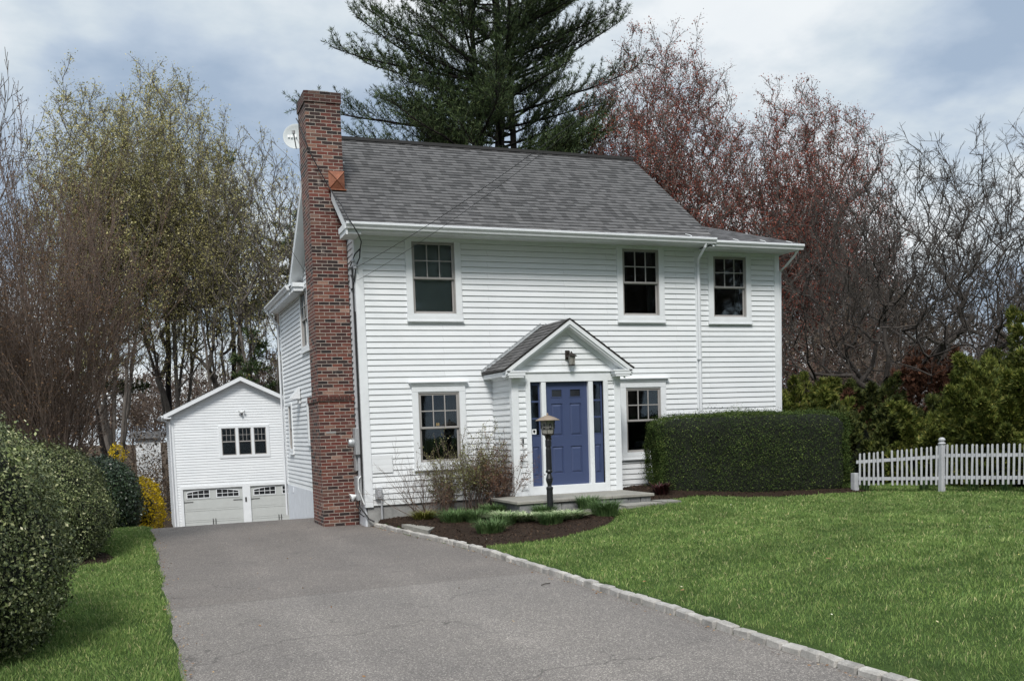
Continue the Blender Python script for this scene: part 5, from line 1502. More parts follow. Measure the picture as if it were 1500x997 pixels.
# ------------------------------------------------------------------ picket fence
f0, f1, f2 = Vector((9.93, -2.32, .22)), Vector((11.02, -3.56, .24)), Vector((11.85, -4.9, .24))
FT = thing('picket_fence', f0, 'white picket fence with ball topped post to the right of the hedge', 'fence')
def fpost(p, h, cap=True, w=.05):
    mm = MB(); mm.bbox(p.x - w, p.x + w, p.y - w, p.y + w, p.z - .1, p.z + h, c=.006); o = mesh_obj('post', mm, M['fence'], FT)
    if cap:
        mm = MB(); mm.lathe([(.07, 0), (.075, .012), (.06, .03), (.045, .04), (.055, .055), (.068, .08), (.06, .11), (.03, .13), (.001, .135)], (p.x, p.y, p.z + h), 14); mesh_obj('post_cap', mm, M['fence'], o)
fpost(f0, .42, False, .06); fpost(f1, .97); fpost(f2, .97)
def span(a, b, n, gap=None, seed=0, z0=.17, htop=(.86, .94)):
    rr = random.Random(seed); d = (b - a); ud = d.normalized(); nd = Vector((ud.y, -ud.x, 0))
    if nd.y > 0: nd = -nd
    T = Matrix(((ud.x, -nd.x, 0, a.x), (ud.y, -nd.y, 0, a.y), (0, 0, 1, 0), (0, 0, 0, 1)))
    ln = d.length
    for zz_ in (.30, .74):
        mm = MB(); za = a.z + zz_; dl = (htop[0] - .96) * .75 if zz_ > .5 else 0
        mm.box(.03, ln - .03, -.018, .018, za - .033, za + .033); mm.v = [tuple(T @ Vector((x_, y_, z_ + dl * (1 - x_ / ln)))) for x_, y_, z_ in mm.v]; mesh_obj('rail', mm, M['fence'], FT)
    for k in range(n):
        if k in (gap or ()): continue
        u = .1 + (ln - .2) * k / (n - 1); hh = htop[0] + (htop[1] - htop[0]) * (k / (n - 1)) ** 1.2 + rr.uniform(-.006, .006)
        tl = rr.uniform(-.012, .012); zb_ = a.z + z0 + rr.uniform(-.006, .006); zt_ = a.z + hh
        mm = MB(); w2 = .0185
        q = [(u - w2, zb_), (u + w2, zb_), (u + w2 + tl, zt_ - .02), (u + w2 * .5 + tl, zt_ - .003), (u + tl, zt_), (u - w2 * .5 + tl, zt_ - .003), (u - w2 + tl, zt_ - .02)]
        A_ = [T @ Vector((x, -.042, z)) for x, z in q]; B_ = [T @ Vector((x, -.0185, z)) for x, z in q]
        mm.face(A_); mm.face(B_[::-1])
        for i in range(7): mm.face([A_[i], A_[(i+1) % 7], B_[(i+1) % 7], B_[i]])
        mesh_obj('picket', mm, M['fence'], FT)
span(f0, f1, 17, (6,), 1, htop=(.84, .96)); span(f1, f2, 16, (), 2, htop=(.96, .96))
f3 = f2 + (f2 - f1) ; fpost(f3, .97); span(f2, f3, 16, (), 3, htop=(.96, .96))

# ------------------------------------------------------------------ tree builder
def perp(d, rg):
    a = d.cross(Vector(rg.normal(size=3))); 
    return a.normalized() if a.length > 1e-6 else Vector((1, 0, 0))
def rot(d, ax, a): return (Matrix.Rotation(a, 3, ax) @ d)
class Tree:
    def __init__(s, seed): s.rg = np.random.default_rng(seed); s.S = []; s.tips = []
    def branch(s, p, d, Ln, r, lvl, sp):
        c = sp[lvl]; n = c.get('n', 4); seg = Ln / n; rg = s.rg; pts = [p]; rs = [r]; ds = [d]
        rend = r * c.get('taper', .35)
        for i in range(n):
            d = (d + Vector(rg.normal(size=3)) * c.get('wob', .1) + Vector((0, 0, 1)) * c.get('up', .05)).normalized()
            q = p + d * seg; rb = r + (rend - r) * (i + 1) / n
            s.S.append((p, q, rs[-1], rb, lvl)); p = q; pts.append(p); rs.append(rb); ds.append(d)
        last = lvl == len(sp) - 1
        if last or c.get('leaf'):
            for q, dd in zip(pts[1:], ds[1:]): s.tips.append((q, dd))
        if last: return
        k = c['kids']; k = int(k) + (rg.uniform() < k - int(k)); az = rg.uniform(0, 2 * PI)
        ax0 = perp(d, rg)
        for i in range(k):
            t = c.get('start', .3) + (1 - c.get('start', .3)) * (i + rg.uniform(.2, .9)) / k
            if i == k - 1 and c.get('lead', True): t = 1.
            j = min(int(t * n), n - 1); f = t * n - j; q = pts[j].lerp(pts[j + 1], f); dd = ds[min(j + 1, n)]
            az += 2.4 + rg.normal() * .3
            ax = rot(perp(dd, rg) if False else dd.orthogonal().normalized(), dd, az)
            ang = c['ang'] * (1 + rg.normal() * .22)
            if t == 1.: ang *= .4
            nd = rot(dd, ax, ang)
            rl = rs[j] + (rs[j + 1] - rs[j]) * f
            s.branch(q, nd, Ln * c['ratio'] * (1 + rg.normal() * .18) * (1.15 - c.get('fall', .45) * t), min(rl * .85, rl * c.get('rr', .62)), lvl + 1, sp)
    def fit(s, hh, ww=None, q=.97):
        P = np.array([x[1][:] for x in s.S]); top = P[:, 2].max(); rr_ = np.quantile(np.hypot(P[:, 0], P[:, 1]), q)
        kz = hh / top; kx = kz if ww is None else ww / 2 / rr_
        def f(p): return Vector((p.x * kx, p.y * kx, p.z * kz))
        s.S = [(f(a), f(b), c, d, e) for a, b, c, d, e in s.S]; s.tips = [(f(a), b) for a, b in s.tips]; return s
    def dome(s, a, b, cz, seed=0, amp=.16):
        def ok(p):
            e = (p.x / a) ** 2 + (p.y / a) ** 2 + ((p.z - cz) / (b if p.z > cz else b * 1.5)) ** 2
            return e < 1 + amp * 2 * noise.noise(Vector((p.x * .55 + seed, p.y * .55, p.z * .55))) + amp * noise.noise(Vector((p.x * 1.6, p.y * 1.6 + seed, p.z * 1.6)))
        out = []; dead = set()
        for x in s.S:
            if tuple(x[0]) not in dead and ((x[4] <= 1 and x[1].z < cz + b * .8) or (ok(x[0]) and ok(x[1]))): out.append(x)
            else: dead.add(tuple(x[1]))
        s.S = out
        s.tips = [t for t in s.tips if ok(t[0])]; return s
    def arrays(s, rmin=.006, lv=None):
        S = [q for q in s.S if lv is None or lv[0] <= q[4] <= lv[1]]
        if not S: return None
        P0 = np.array([q[0][:] for q in S]); P1 = np.array([q[1][:] for q in S]); r0 = np.maximum([q[2] for q in S], rmin); r1 = np.maximum([q[3] for q in S], rmin * .8)
        return P0, P1, r0, r1
def prisms(P0, P1, r0, r1, k=3):
    d = unit(P1 - P0); ref = np.where(np.abs(d[:, 2:3]) > .9, np.array([[1., 0, 0]]), np.array([[0, 0, 1.]]))
    a = unit(np.cross(d, ref)); b = np.cross(d, a); n = len(P0)
    V = np.empty((n, 2 * k, 3))
    for i in range(k):
        th = 2 * PI * i / k; o = a * math.cos(th) + b * math.sin(th)
        V[:, i] = P0 + o * r0[:, None]; V[:, k + i] = P1 + o * r1[:, None] + d * (r1[:, None] * .3)
    base = np.arange(n)[:, None] * 2 * k
    F = np.concatenate([base + np.array([[i, (i + 1) % k, k + (i + 1) % k, k + i]]) for i in range(k)])
    return V.reshape(-1, 3), F
def tree_obj(name, T, loc, label, cat, bark, leaf=None, leafsize=.06, leafn=2, group=None, rmin=.006, split=1, spread=.05, aspect=.55, k1=6, rz=0, clump=None):
    root = thing(name, loc, label, cat, group, rz)
    a = T.arrays(rmin, (0, split))
    V, F = prisms(*a, k1); np_mesh('trunk', V, F, bark, root, local=True, smooth=True)
    a = T.arrays(rmin, (split + 1, 99)); V, F = prisms(*a, 3)
    mi = np.zeros(len(F)); mats = [bark if not isinstance(bark, (tuple, list)) else bark[1]]
    if leaf is not None and T.tips:
        rg = T.rg; P = np.array([t[0][:] for t in T.tips]); D = np.array([t[1][:] for t in T.tips])
        P = np.repeat(P, leafn, 0) + rg.normal(size=(len(P) * leafn, 3)) * spread; D = np.repeat(D, leafn, 0)
        if clump is not None:
            keep = nz(P, clump[0], 2.) + rg.uniform(-.3, .3, len(P)) > clump[1]; P, D = P[keep], D[keep]
        V2, F2 = leafcards(rg, P, D, leafsize, aspect, 2.5)
        F = np.concatenate([F, F2 + len(V)]); V = np.concatenate([V, V2]); mi = np.concatenate([mi, np.ones(len(F2))]); mats.append(leaf)
    np_mesh('crown', V, F, mats, root, matidx=mi, local=True)
    return root

M['bud_red'] = leaf_mat('red_maple_buds', [(0, (0.120, 0.038, 0.032)), (.5, (0.263, 0.078, 0.061)), (1, (0.437, 0.167, 0.119))], .7, .1, .35, .2, .5)
M['bud_green'] = leaf_mat('spring_leaflets', [(0, (0.216, 0.211, 0.077)), (.5, (0.385, 0.367, 0.152)), (1, (0.673, 0.612, 0.336))], .7, .1, .22, .3, .55)
M['bud_white'] = leaf_mat('pale_blossom', [(0, (0.198, 0.187, 0.143)), (.6, (0.352, 0.341, 0.275)), (1, (0.495, 0.484, 0.418))], .7, .1, .4, .2, .4)
M['bud_rust'] = leaf_mat('rusty_buds', [(0, (0.063, 0.039, 0.025)), (.6, (0.140, 0.081, 0.049)), (1, (0.238, 0.154, 0.084))], .7, .1, .8, .1, .5)
M['brown_leaf'] = leaf_mat('brown_woodland_buds', [(0, (0.053, 0.041, 0.030)), (.6, (0.112, 0.087, 0.066)), (1, (0.195, 0.150, 0.105))], .8, .1, .15, 0, .6)
M['needle'] = leaf_mat('pine_needles', [(0, (0.018, 0.034, 0.014)), (.5, (0.048, 0.081, 0.031)), (.9, (0.098, 0.139, 0.051)), (1, (0.150, 0.186, 0.074))], .6, .25, .5, .05, .75)

def colonise(seed, stems, a, bu, bd, cz, N_, rtr, rtip=.009, step=.55, jit=.06, cx=0., cy=0., out=.55, up=.25, twigs=3, tw=.38, off=0.):
    """crown grown towards points scattered in an egg-shaped volume; stems: list of polylines from the ground"""
    T = Tree(seed); rg = T.rg; P = [np.zeros(3)]; par = [-1]
    for st in stems:
        last = 0; p0 = np.zeros(3)
        for q in st:
            q = np.array(q, float); n = max(1, int(np.linalg.norm(q - p0) / .7))
            for k in range(1, n + 1):
                P.append(p0 + (q - p0) * k / n + rg.normal(size=3) * .03); par.append(last); last = len(P) - 1
            p0 = q
    tg = []
    while len(tg) < N_:
        d = rdir(rg, 1)[0]; r = rg.uniform() ** out; d = d * r * (1 + .14 * noise.noise(Vector((d[0] * 2 + off, d[1] * 2, d[2] * 2 + seed))) + .05 * rg.normal())
        tg.append(np.array([cx + d[0] * a, cy + d[1] * a, cz + d[2] * (bu if d[2] > 0 else bd)]))
    f0_ = np.array([0, 0, cz - bd]); tg.sort(key=lambda q: np.linalg.norm((q - f0_) * [1, 1, .8]) + rg.uniform(0, 1.2))
    A = np.zeros((N_ * 14 + len(P) + 10, 3)); A[:len(P)] = P; n = len(P); lo = max(1, int(n * .25)) if len(stems) == 1 else 1
    zmin_ = cz - bd * 1.1
    for q in tg:
        v = q - A[:n]; dist = np.linalg.norm(v, axis=1); hz = np.hypot(v[:, 0], v[:, 1])
        cost = dist * (1 + .35 * (hz > v[:, 2] * 1.2)) + 1.6 * np.maximum(0, up * hz - v[:, 2]) + 3 * (A[:n, 2] < zmin_ * .8)
        j = int(cost.argmin()); L_ = dist[j]
        if L_ < .12: continue
        k = min(12, max(1, int(L_ / step))); p0 = A[j].copy(); last = j
        bow = np.array([0, 0, -1.]) * L_ * .07 * rg.uniform(.3, 1.4)
        for i in range(1, k + 1):
            t = i / k; pt = p0 + (q - p0) * t + bow * math.sin(PI * t) + (rg.normal(size=3) * jit * step * 2 if i < k else 0)
            A[n] = pt; par.append(last); last = n; n += 1
    A = A[:n]; par = np.array(par); cnt = np.ones(n); kids = np.zeros(n)
    for i in range(n - 1, 0, -1): cnt[par[i]] += cnt[i]; kids[par[i]] += 1
    R_a = rtip + (rtr - rtip) * ((cnt - 1) / cnt.max()) ** .62
    for i in range(1, n):
        p, q = Vector(A[par[i]]), Vector(A[i]); r = R_a[i]; r0_ = min(R_a[par[i]], r * 1.35)
        T.S.append((p, q, r0_, r, 0 if r > rtr * .16 else 5))
        if r < max(rtr * .1, rtip * 2.6):
            d0 = (q - p).normalized(); T.tips.append((q, d0))
            for t_ in range(twigs if kids[i] == 0 else max(1, twigs - 1)):
                d = (d0 + Vector(rg.normal(size=3)) * .55 + Vector((0, 0, .25))).normalized(); L1 = tw * rg.uniform(.5, 1.25)
                m_ = p.lerp(q, rg.uniform()); e = m_ + d * L1; T.S.append((m_, e, rtip * .8, rtip * .6, 5)); T.tips.append((m_.lerp(e, .6), d)); T.tips.append((e, d))
                d2 = (d + Vector(rg.normal(size=3)) * .5).normalized(); e2 = m_.lerp(e, .5) + d2 * L1 * .6; T.S.append((m_.lerp(e, .5), e2, rtip * .7, rtip * .5, 5)); T.tips.append((e2, d2))
    return T

# red maples behind the house
def maple(seed, h, wd):
    T = Tree(seed)
    sp = [dict(n=4, kids=9, start=.3, ang=.55, ratio=.95, taper=.6, wob=.03, rr=.55, fall=.3),
          dict(n=6, kids=7, start=.22, ang=.55, ratio=.52, taper=.3, wob=.07, up=.06, rr=.5, fall=.35),
          dict(n=5, kids=6, start=.2, ang=.55, ratio=.5, taper=.35, wob=.10, up=.06, rr=.55, fall=.35),
          dict(n=4, kids=5, start=.15, ang=.5, ratio=.5, taper=.4, wob=.12, up=.07, rr=.6, fall=.3),
          dict(n=3, kids=4, start=.2, ang=.5, ratio=.55, taper=.5, wob=.12, up=.08, rr=.6, leaf=True),
          dict(n=2, taper=.6, wob=.12, up=.05)]
    T.branch(Vector((0, 0, 0)), Vector((0, 0, 1)), h * .38, h * .018, 0, sp); return T.fit(h, wd)
T = colonise(301, [[(0, 0, 3.5), (-1.0, .2, 8)], [(.2, .1, 3.2), (.9, -.4, 8.5)], [(0, .1, 3), (.3, 1, 7)]], 4.3, 8.7, 7.6, 12.4, 4200, .34, .010, .5, .035, 0, 0, .6, .75, 4, .45)
mA = tree_obj('red_maple', T, (19.9, 22, -1.2), 'taller red budding maple rising behind the right end of the roof', 'maple tree', M['bark_grey'], M['bud_red'], .07, 3, rmin=.010, spread=.13)
T = colonise(302, [[(0, 0, 2.6), (-1.2, .2, 6.5)], [(.2, .1, 2.6), (1.4, -.4, 6.5)], [(0, .1, 2.4), (.2, 1.2, 6.5)]], 4.7, 8.0, 6.8, 10.6, 4400, .34, .010, .5, .035, 0, 0, .6, .7, 4, .45)
mB = tree_obj('red_maple', T, (26.4, 20, -1.2), 'rounder red budding maple above the right wing', 'maple tree', M['bark_grey'], M['bud_red'], .07, 3, rmin=.010, spread=.13)

# spreading bare trees on the right
def spreading(seed, h, lean=(0, 0), wd=8):
    T = Tree(seed)
    sp = [dict(n=3, kids=5, start=.55, ang=.85, ratio=1.9, taper=.75, wob=.1, rr=.62, fall=.2),
          dict(n=7, kids=6, start=.25, ang=.7, ratio=.5, taper=.35, wob=.17, up=.07, rr=.55, fall=.35),
          dict(n=5, kids=6, start=.2, ang=.7, ratio=.52, taper=.35, wob=.2, up=.07, rr=.6, fall=.35),
          dict(n=4, kids=5, start=.2, ang=.75, ratio=.5, taper=.4, wob=.22, up=.08, rr=.6, fall=.3),
          dict(n=3, kids=4, start=.2, ang=.7, ratio=.5, taper=.5, wob=.25, up=.08, rr=.6),
          dict(n=2, taper=.6, wob=.25, up=.1)]
    T.branch(Vector((0, 0, 0)), Vector((lean[0], lean[1], 1)).normalized(), h * .22, h * .023, 0, sp); return T.fit(h, wd)
T = colonise(311, [[(-.15, 0, 1.5), (-1.2, .2, 2.8)], [(-.1, 0, 1.5), (.7, -.3, 3.2)], [(-.1, 0, 1.4), (.2, .6, 3.0)]], 4.3, 3.6, 2.9, 5.2, 1500, .19, .005, .36, .07, -.6, 0, .5, .2, 4, .3)
tree_obj('spreading_tree', T, (15.5, 2.2, .2), 'dark bare spreading tree forking low behind the cypresses', 'bare tree', M['bark_dark'], None, rmin=.005)
T = colonise(312, [[(.1, 0, 2.2), (-1.5, .2, 4.4)], [(.2, 0, 2.4), (1.6, -.3, 5)], [(.1, 0, 2.2), (.2, .8, 5.0)]], 5.2, 4.4, 3.6, 7.2, 1400, .25, .006, .45, .07, .6, 0, .5, .25, 4, .38)
tree_obj('spreading_tree', T, (22.6, 7.0, -.1), 'taller bare tree with crooked grey limbs at the right edge', 'bare tree', M['bark_dark'], None, rmin=.006)

def oak(seed, h, up=.05, kids=(7, 6, 5, 4), wd=None):
    T = Tree(seed)
    sp = [dict(n=6, kids=kids[0], start=.35, ang=.75, ratio=.55, taper=.35, wob=.04, rr=.5, fall=.5),
          dict(n=5, kids=kids[1], start=.25, ang=.6, ratio=.5, taper=.3, wob=.11, up=up, rr=.55, fall=.35),
          dict(n=4, kids=kids[2], start=.2, ang=.6, ratio=.52, taper=.35, wob=.14, up=up, rr=.6),
          dict(n=3, kids=kids[3], start=.2, ang=.6, ratio=.55, taper=.4, wob=.15, up=up, rr=.6, leaf=True),
          dict(n=2, taper=.5, wob=.15, up=up)]
    T.branch(Vector((0, 0, 0)), Vector((0, 0, 1)), h * .72, h * .014, 0, sp); return T.fit(h, wd)
GB = 'bare grey trees beyond the garden on the right'
for k, (x, y, h, sc, lab) in enumerate((
    (31.5, 24, 14.2, 9, 'grey brown bare tree just right of the red maples'),
    (37.5, 27, 14.5, 10, 'hazy bare tree between the maples and the crooked tree'),
    (44, 30, 13.5, 11, 'wide bare tree behind the crooked one'),
    (52, 28, 13, 11, 'bare tree at the far right edge'),
    (26, 15, 10.5, 7, 'lower bare tree beside the wing eave'),
    (19.5, 9, 7.4, 6, 'small twiggy tree close to the house corner'))):
    T = oak(50 + k, h, .07, (9, 7, 5, 4), sc)
    tree_obj('bare_tree', T, (x, y, -1.2), lab, 'bare tree', M['bark_grey'] if k % 2 == 0 else M['bark_red'], M['brown_leaf'], .09, 1, GB, rmin=.011, spread=.08)

# near vase-shaped tree on the left, thick with upright reddish twigs
T = Tree(31)
sp = [dict(n=3, kids=22, start=.25, ang=.38, ratio=4.2, taper=.8, wob=.03, rr=.36, fall=.25),
      dict(n=9, kids=14, start=.12, ang=.38, ratio=.36, taper=.22, wob=.035, up=.035, rr=.48, fall=.5),
      dict(n=5, kids=6, start=.15, ang=.36, ratio=.5, taper=.35, wob=.06, up=.05, rr=.6, fall=.4),
      dict(n=3, kids=3.5, start=.2, ang=.4, ratio=.55, taper=.5, wob=.08, up=.05, rr=.65, leaf=True),
      dict(n=2, taper=.6, wob=.1, up=.05)]
T.branch(Vector((0, 0, 0)), Vector((-.04, 0, 1)).normalized(), 1.55, .085, 0, sp)
T.fit(8.0, 4.6, .985)
tree_obj('vase_tree', T, (-5.45, -1.3, .1), 'vase shaped bare tree with dense reddish brown twigs behind the holly bushes', 'bare tree', M['bark_red'], M['bud_rust'], .026, 2, rmin=.0035, spread=.025)
T = Tree(32)
T.branch(Vector((0, 0, 0)), Vector((-.02, 0, 1)).normalized(), 1.6, .09, 0, sp)
T.fit(8.0, 5.0, .985)
tree_obj('vase_tree', T, (-7.2, 3.5, .1), 'second reddish twiggy tree farther back at the left edge', 'bare tree', M['bark_red'], M['bud_rust'], .035, 2, rmin=.005, spread=.03)
T = oak(33, 13.0, .06, (7, 6, 5, 4), 5); tree_obj('bare_tree', T, (-8.6, 8.5, -.6), 'tall grey bare tree topping the left edge', 'bare tree', M['bark_grey'], None, rmin=.008)

# tall trees behind the garage
def tall(seed, h, wd, kids=12, ang=.42):
    T = Tree(seed)
    sp = [dict(n=4, kids=7, start=.2, ang=.24, ratio=1.6, taper=.7, wob=.03, rr=.52, fall=.1),
          dict(n=9, kids=kids, start=.25, ang=ang, ratio=.36, taper=.25, wob=.05, up=.03, rr=.45, fall=.35),
          dict(n=5, kids=6, start=.2, ang=.5, ratio=.5, taper=.35, wob=.1, up=.05, rr=.55),
          dict(n=3, kids=4.5, start=.2, ang=.55, ratio=.52, taper=.4, wob=.14, up=.05, rr=.6, leaf=True),
          dict(n=2, kids=2.5, start=.2, ang=.55, ratio=.6, taper=.5, wob=.15, up=.05, rr=.6, leaf=True),
          dict(n=2, taper=.5, wob=.15, up=.05)]
    T.branch(Vector((0, 0, 0)), Vector((0, 0, 1)), h * .36, h * .014, 0, sp); return T.fit(h, wd)
GT = 'tall trees coming into leaf behind the garage'
for k, (x, y, h, lf, wd, lab) in enumerate((
    (-5.3, 39, 24.2, 4, 11.5, 'tall tree in yellow green bud left of the garage gable'),
    (-1.7, 42, 26.3, 5, 12.5, 'tallest yellow green tree behind the garage gable'),
    (.9, 40, 22.6, 2, 9, 'thinly leafed tall tree between garage and house'),
    (3.6, 38, 21.8, 1, 9, 'nearly bare slim tree just left of the chimney'))):
    rs_ = random.Random(k); st = [[(rs_.uniform(-.5, .5), rs_.uniform(-.4, .4), h * .12), (math.cos(q_ * 1.9 + k) * wd * .13, math.sin(q_ * 1.9 + k) * wd * .13, h * .42), (math.cos(q_ * 1.9 + k) * wd * .2, math.sin(q_ * 1.9 + k) * wd * .2, h * .68)] for q_ in range(4 + (k < 2))]
    T = colonise(320 + k, st, wd * .37, h * .345, h * .32, h * .655, (2400, 2700, 1500, 1200)[k], .32, .010, .6, .035, 0, 0, .6, .8, (4, 4, 3, 3)[k], .55)
    tree_obj('tall_tree', T, (x, y, -2.72), lab, 'deciduous tree', M['bark_grey'], M['bud_green'], .095, (3, 3, 2, 1)[k], GT, rmin=.010, spread=.16)
T = oak(70, 20.5, .06, (9, 6, 5, 4), 8); tree_obj('blossom_tree', T, (8.2, 33, -2.5), 'pale budding tree seen over the roof right of the chimney', 'deciduous tree', M['bark_grey'], M['bud_white'], .11, 1, rmin=.012, spread=.1)

# ------------------------------------------------------------------ conifers
def needles(rg, P, D, size, k=7, w=.10):
    n = len(P); Vs = []; Fs = []; off = 0
    for i in range(k):
        d = unit(D * .75 + rg.normal(size=(n, 3)) * .62 + np.array([0, 0, .22])); ln = size * rg.uniform(.6, 1.1, (n, 1))
        b = unit(np.cross(d, rdir(rg, n))) * size * w
        V, F = quads(P + d * ln * .5, d * ln * .5, b); Vs.append(V); Fs.append(F + off); off += len(V)
    return np.concatenate(Vs), np.concatenate(Fs)
def conifer(name, loc, h, limbs, label, cat, seed, tuftsize=.3, trunk=.38, leaders=((0, 0, 0),), bark='bark_pine', dens=1., mat='needle', group=None, kk=7, nw=.07):
    """limbs: list of (z, azimuth, length, rise, upturn)"""
    rg = np.random.default_rng(seed); S = []; TP = []; TD = []
    root = thing(name, loc, label, cat, group)
    tr = MB()
    for k, (lx, ly, z0) in enumerate(leaders):
        pts = []; rs = []
        for i in range(13):
            t = i / 12; z = z0 + (h * (1 - .05 * k) - z0) * t; e = 1 - math.exp(-3 * t)
            pts.append((lx * e + .12 * math.sin(z * .7 + k), ly * e + .1 * math.cos(z * .9 + k), z)); rs.append(trunk * (1 - .93 * t) * (1 if k == 0 else .65) + .02)
        tr.tube(pts, rs, 8)
    o = mesh_obj('trunk', tr, M[bark], None, smooth=True); o.parent = root
    for (z, az, ln, rise, upt, ox, oy) in limbs:
        p = Vector((ox, oy, z)); d = Vector((math.cos(az), math.sin(az), rise)).normalized(); n = 10; pts = [p]; ds = []
        for i in range(n):
            t = i / n; d = (d + Vector((0, 0, upt * (t ** 1.5))) + Vector(rg.normal(size=3)) * .045 ).normalized()
            q = p + d * ln / n; r = .07 * (ln / 6) * (1 - t) + .015; S.append((p, q, r, r * .85)); p = q; pts.append(p); ds.append(d)
        nb = int(ln * 6.5 * dens)
        for j in range(nb):
            t = .16 + .84 * (j + rg.uniform()) / nb; i = min(int(t * n), n - 1); q = pts[i].lerp(pts[i + 1], t * n - i)
            sd = 1 if j % 2 else -1; lat = ds[i].cross(Vector((0, 0, 1))).normalized() * sd
            bd = (ds[i] * rg.uniform(.5, 1.1) + lat * rg.uniform(.35, 1.1) + Vector((0, 0, rg.uniform(.0, .65)))).normalized()
            bl = min(ln * .27, 1.9) * (1.12 - .75 * t) * rg.uniform(.55, 1.15) + .18; m_ = max(3, int(bl / .16)); a = q
            for s_i in range(m_):
                bd = (bd + Vector((0, 0, .06)) + Vector(rg.normal(size=3)) * .1).normalized(); b = a + bd * bl / m_
                S.append((a, b, .014, .01)); a = b
                if s_i > 0 or rg.uniform() < .5: TP.append(a[:]); TD.append(bd[:])
                if s_i == m_ - 1: TP.append((a + bd * .08)[:]); TD.append(bd[:])
    P0 = np.array([s[0][:] for s in S]); P1 = np.array([s[1][:] for s in S]); V1, F1 = prisms(P0, P1, np.array([s[2] for s in S]), np.array([s[3] for s in S]), 3)
    V2, F2 = needles(rg, np.array(TP), np.array(TD), tuftsize, kk, nw)
    F = np.concatenate([F1, F2 + len(V1)]); V = np.concatenate([V1, V2]); mi = np.concatenate([np.zeros(len(F1)), np.ones(len(F2))])
    np_mesh('crown', V, F, [M[bark], M[mat]], root, matidx=mi, local=True)
    return root
# the big white pine; camera-right is roughly +x
rg = np.random.default_rng(5); limbs = []
RT = math.atan2(-.35, .936)                       # azimuth pointing to the right of the view
LT = RT + PI
hero = [ # z, az offset, len, rise, upturn
    (17.3, LT, 8.6, .22, .06), (19.4, LT + .1, 6.6, .50, .05), (20.4, LT - .25, 7.6, .60, .06), (15.6, LT + .1, 6.4, .08, .06), (14.8, LT - .3, 5.4, .1, .05),
    (16.2, LT - .5, 5.5, .3, .04), (21.8, LT + .3, 6.5, .5, .05),
    (18.0, RT, 6.6, .34, .06), (16.6, RT + .05, 5.8, .30, .07), (14.6, RT - .1, 6.0, .30, .04), (19.6, RT + .2, 5.8, .46, .05), (21.4, RT, 5.4, .5, .05), (13.6, RT + .3, 4.8, .12, .06), (15.4, RT - .4, 5.2, .3, .05)]
for z, az, ln, ri, up_ in hero: limbs.append((z, az, ln * 1.06, ri, up_, 0, 0))
for k in range(150):
    z = 12.6 + (31.5 - 12.6) * (k + rg.uniform()) / 150; fr_ = (28.5 - z) / 15.5
    ld = ((-.9, .1), (.5, 0), (1.1, .2))[k % 3]
    limbs.append((z, rg.uniform(0, 2 * PI), (2.6 + 4.3 * min(1, max(0, (33 - z) / 14)) ** .7) * rg.uniform(.6, 1.02), rg.uniform(.1, .5), rg.uniform(.03, .07), ld[0], ld[1]))
conifer('white_pine', (12.7, 25, -1.6), 33, limbs, 'huge dark white pine towering behind the roof', 'pine tree', 7, .25, .42, ((.5, 0, 0), (-.9, .1, 3), (1.3, .2, 4)), dens=1.2, kk=9, nw=.05)
# darker conifers on the left behind the garage
def simple_limbs(seed, h, z0, r, n):
    rg = np.random.default_rng(seed)
    return [(z0 + (h - z0) * (k + rg.uniform()) / n, rg.uniform(0, 2 * PI), r * max(.12, 1 - (k / n)) ** .8 * rg.uniform(.6, 1.05), rg.uniform(-.05, .3), .04, 0, 0) for k in range(n)]
for k, (x, y, h, z0, r, n, lab) in enumerate((
    (2.3, 37.5, 10.5, 3.5, 3.2, 34, 'dark hemlock filling the gap between garage roof and house'),
    (-1.8, 47, 24.5, 12, 4.2, 46, 'dark green pine mixed into the tall trees, taller one'),
    (2.6, 50, 24, 12, 4.0, 40, 'dark green pine mixed into the tall trees, right one'),
    (6.0, 44, 19, 12, 3.2, 26, 'small pine top beside the chimney'),
    (-6.0, 45, 17, 7, 3.6, 34, 'low dark pine left of the garage'))):
    conifer('pine_tree', (x, y, -2.72), h, simple_limbs(80 + k, h, z0, r, n), lab, 'pine tree', 80 + k, .42, .22, group='dark pines behind the garage', dens=.8, kk=6)

# ------------------------------------------------------------------ shrubs in the bed
M['shrub_leaf'] = leaf_mat('small_olive_leaf', [(0, (0.075, 0.068, 0.030)), (.5, (0.150, 0.150, 0.060)), (1, (0.270, 0.285, 0.120))], .6, .2, 4, .1, .5)
M['shrub_bark'] = bark_mat('shrub_stems', (.10, .072, .06), (.24, .19, .16))
M['shrub_red'] = leaf_mat('small_bronze_leaf', [(0, (0.068, 0.030, 0.022)), (.6, (0.150, 0.075, 0.053)), (1, (0.240, 0.165, 0.090))], .6, .2, 4, 0, .4)
def shrub(seed, stems, h, ang, leafn, spread):
    T = Tree(seed); rg = T.rg
    sp = [dict(n=5, kids=5, start=.2, ang=.5, ratio=.45, taper=.4, wob=.1, up=.04, rr=.6, fall=.3),
          dict(n=4, kids=3.5, start=.2, ang=.55, ratio=.5, taper=.5, wob=.14, up=.06, rr=.7, leaf=True),
          dict(n=3, taper=.6, wob=.15, up=.06)]
    for k in range(stems):
        a = rg.uniform(0, 2 * PI); th = rg.uniform(.1, ang)
        T.branch(Vector((rg.normal() * spread, rg.normal() * spread * .6, 0)), Vector((math.cos(a) * math.sin(th), math.sin(a) * math.sin(th), math.cos(th))), h * rg.uniform(.6, 1.05), .008, 0, sp)
    return T
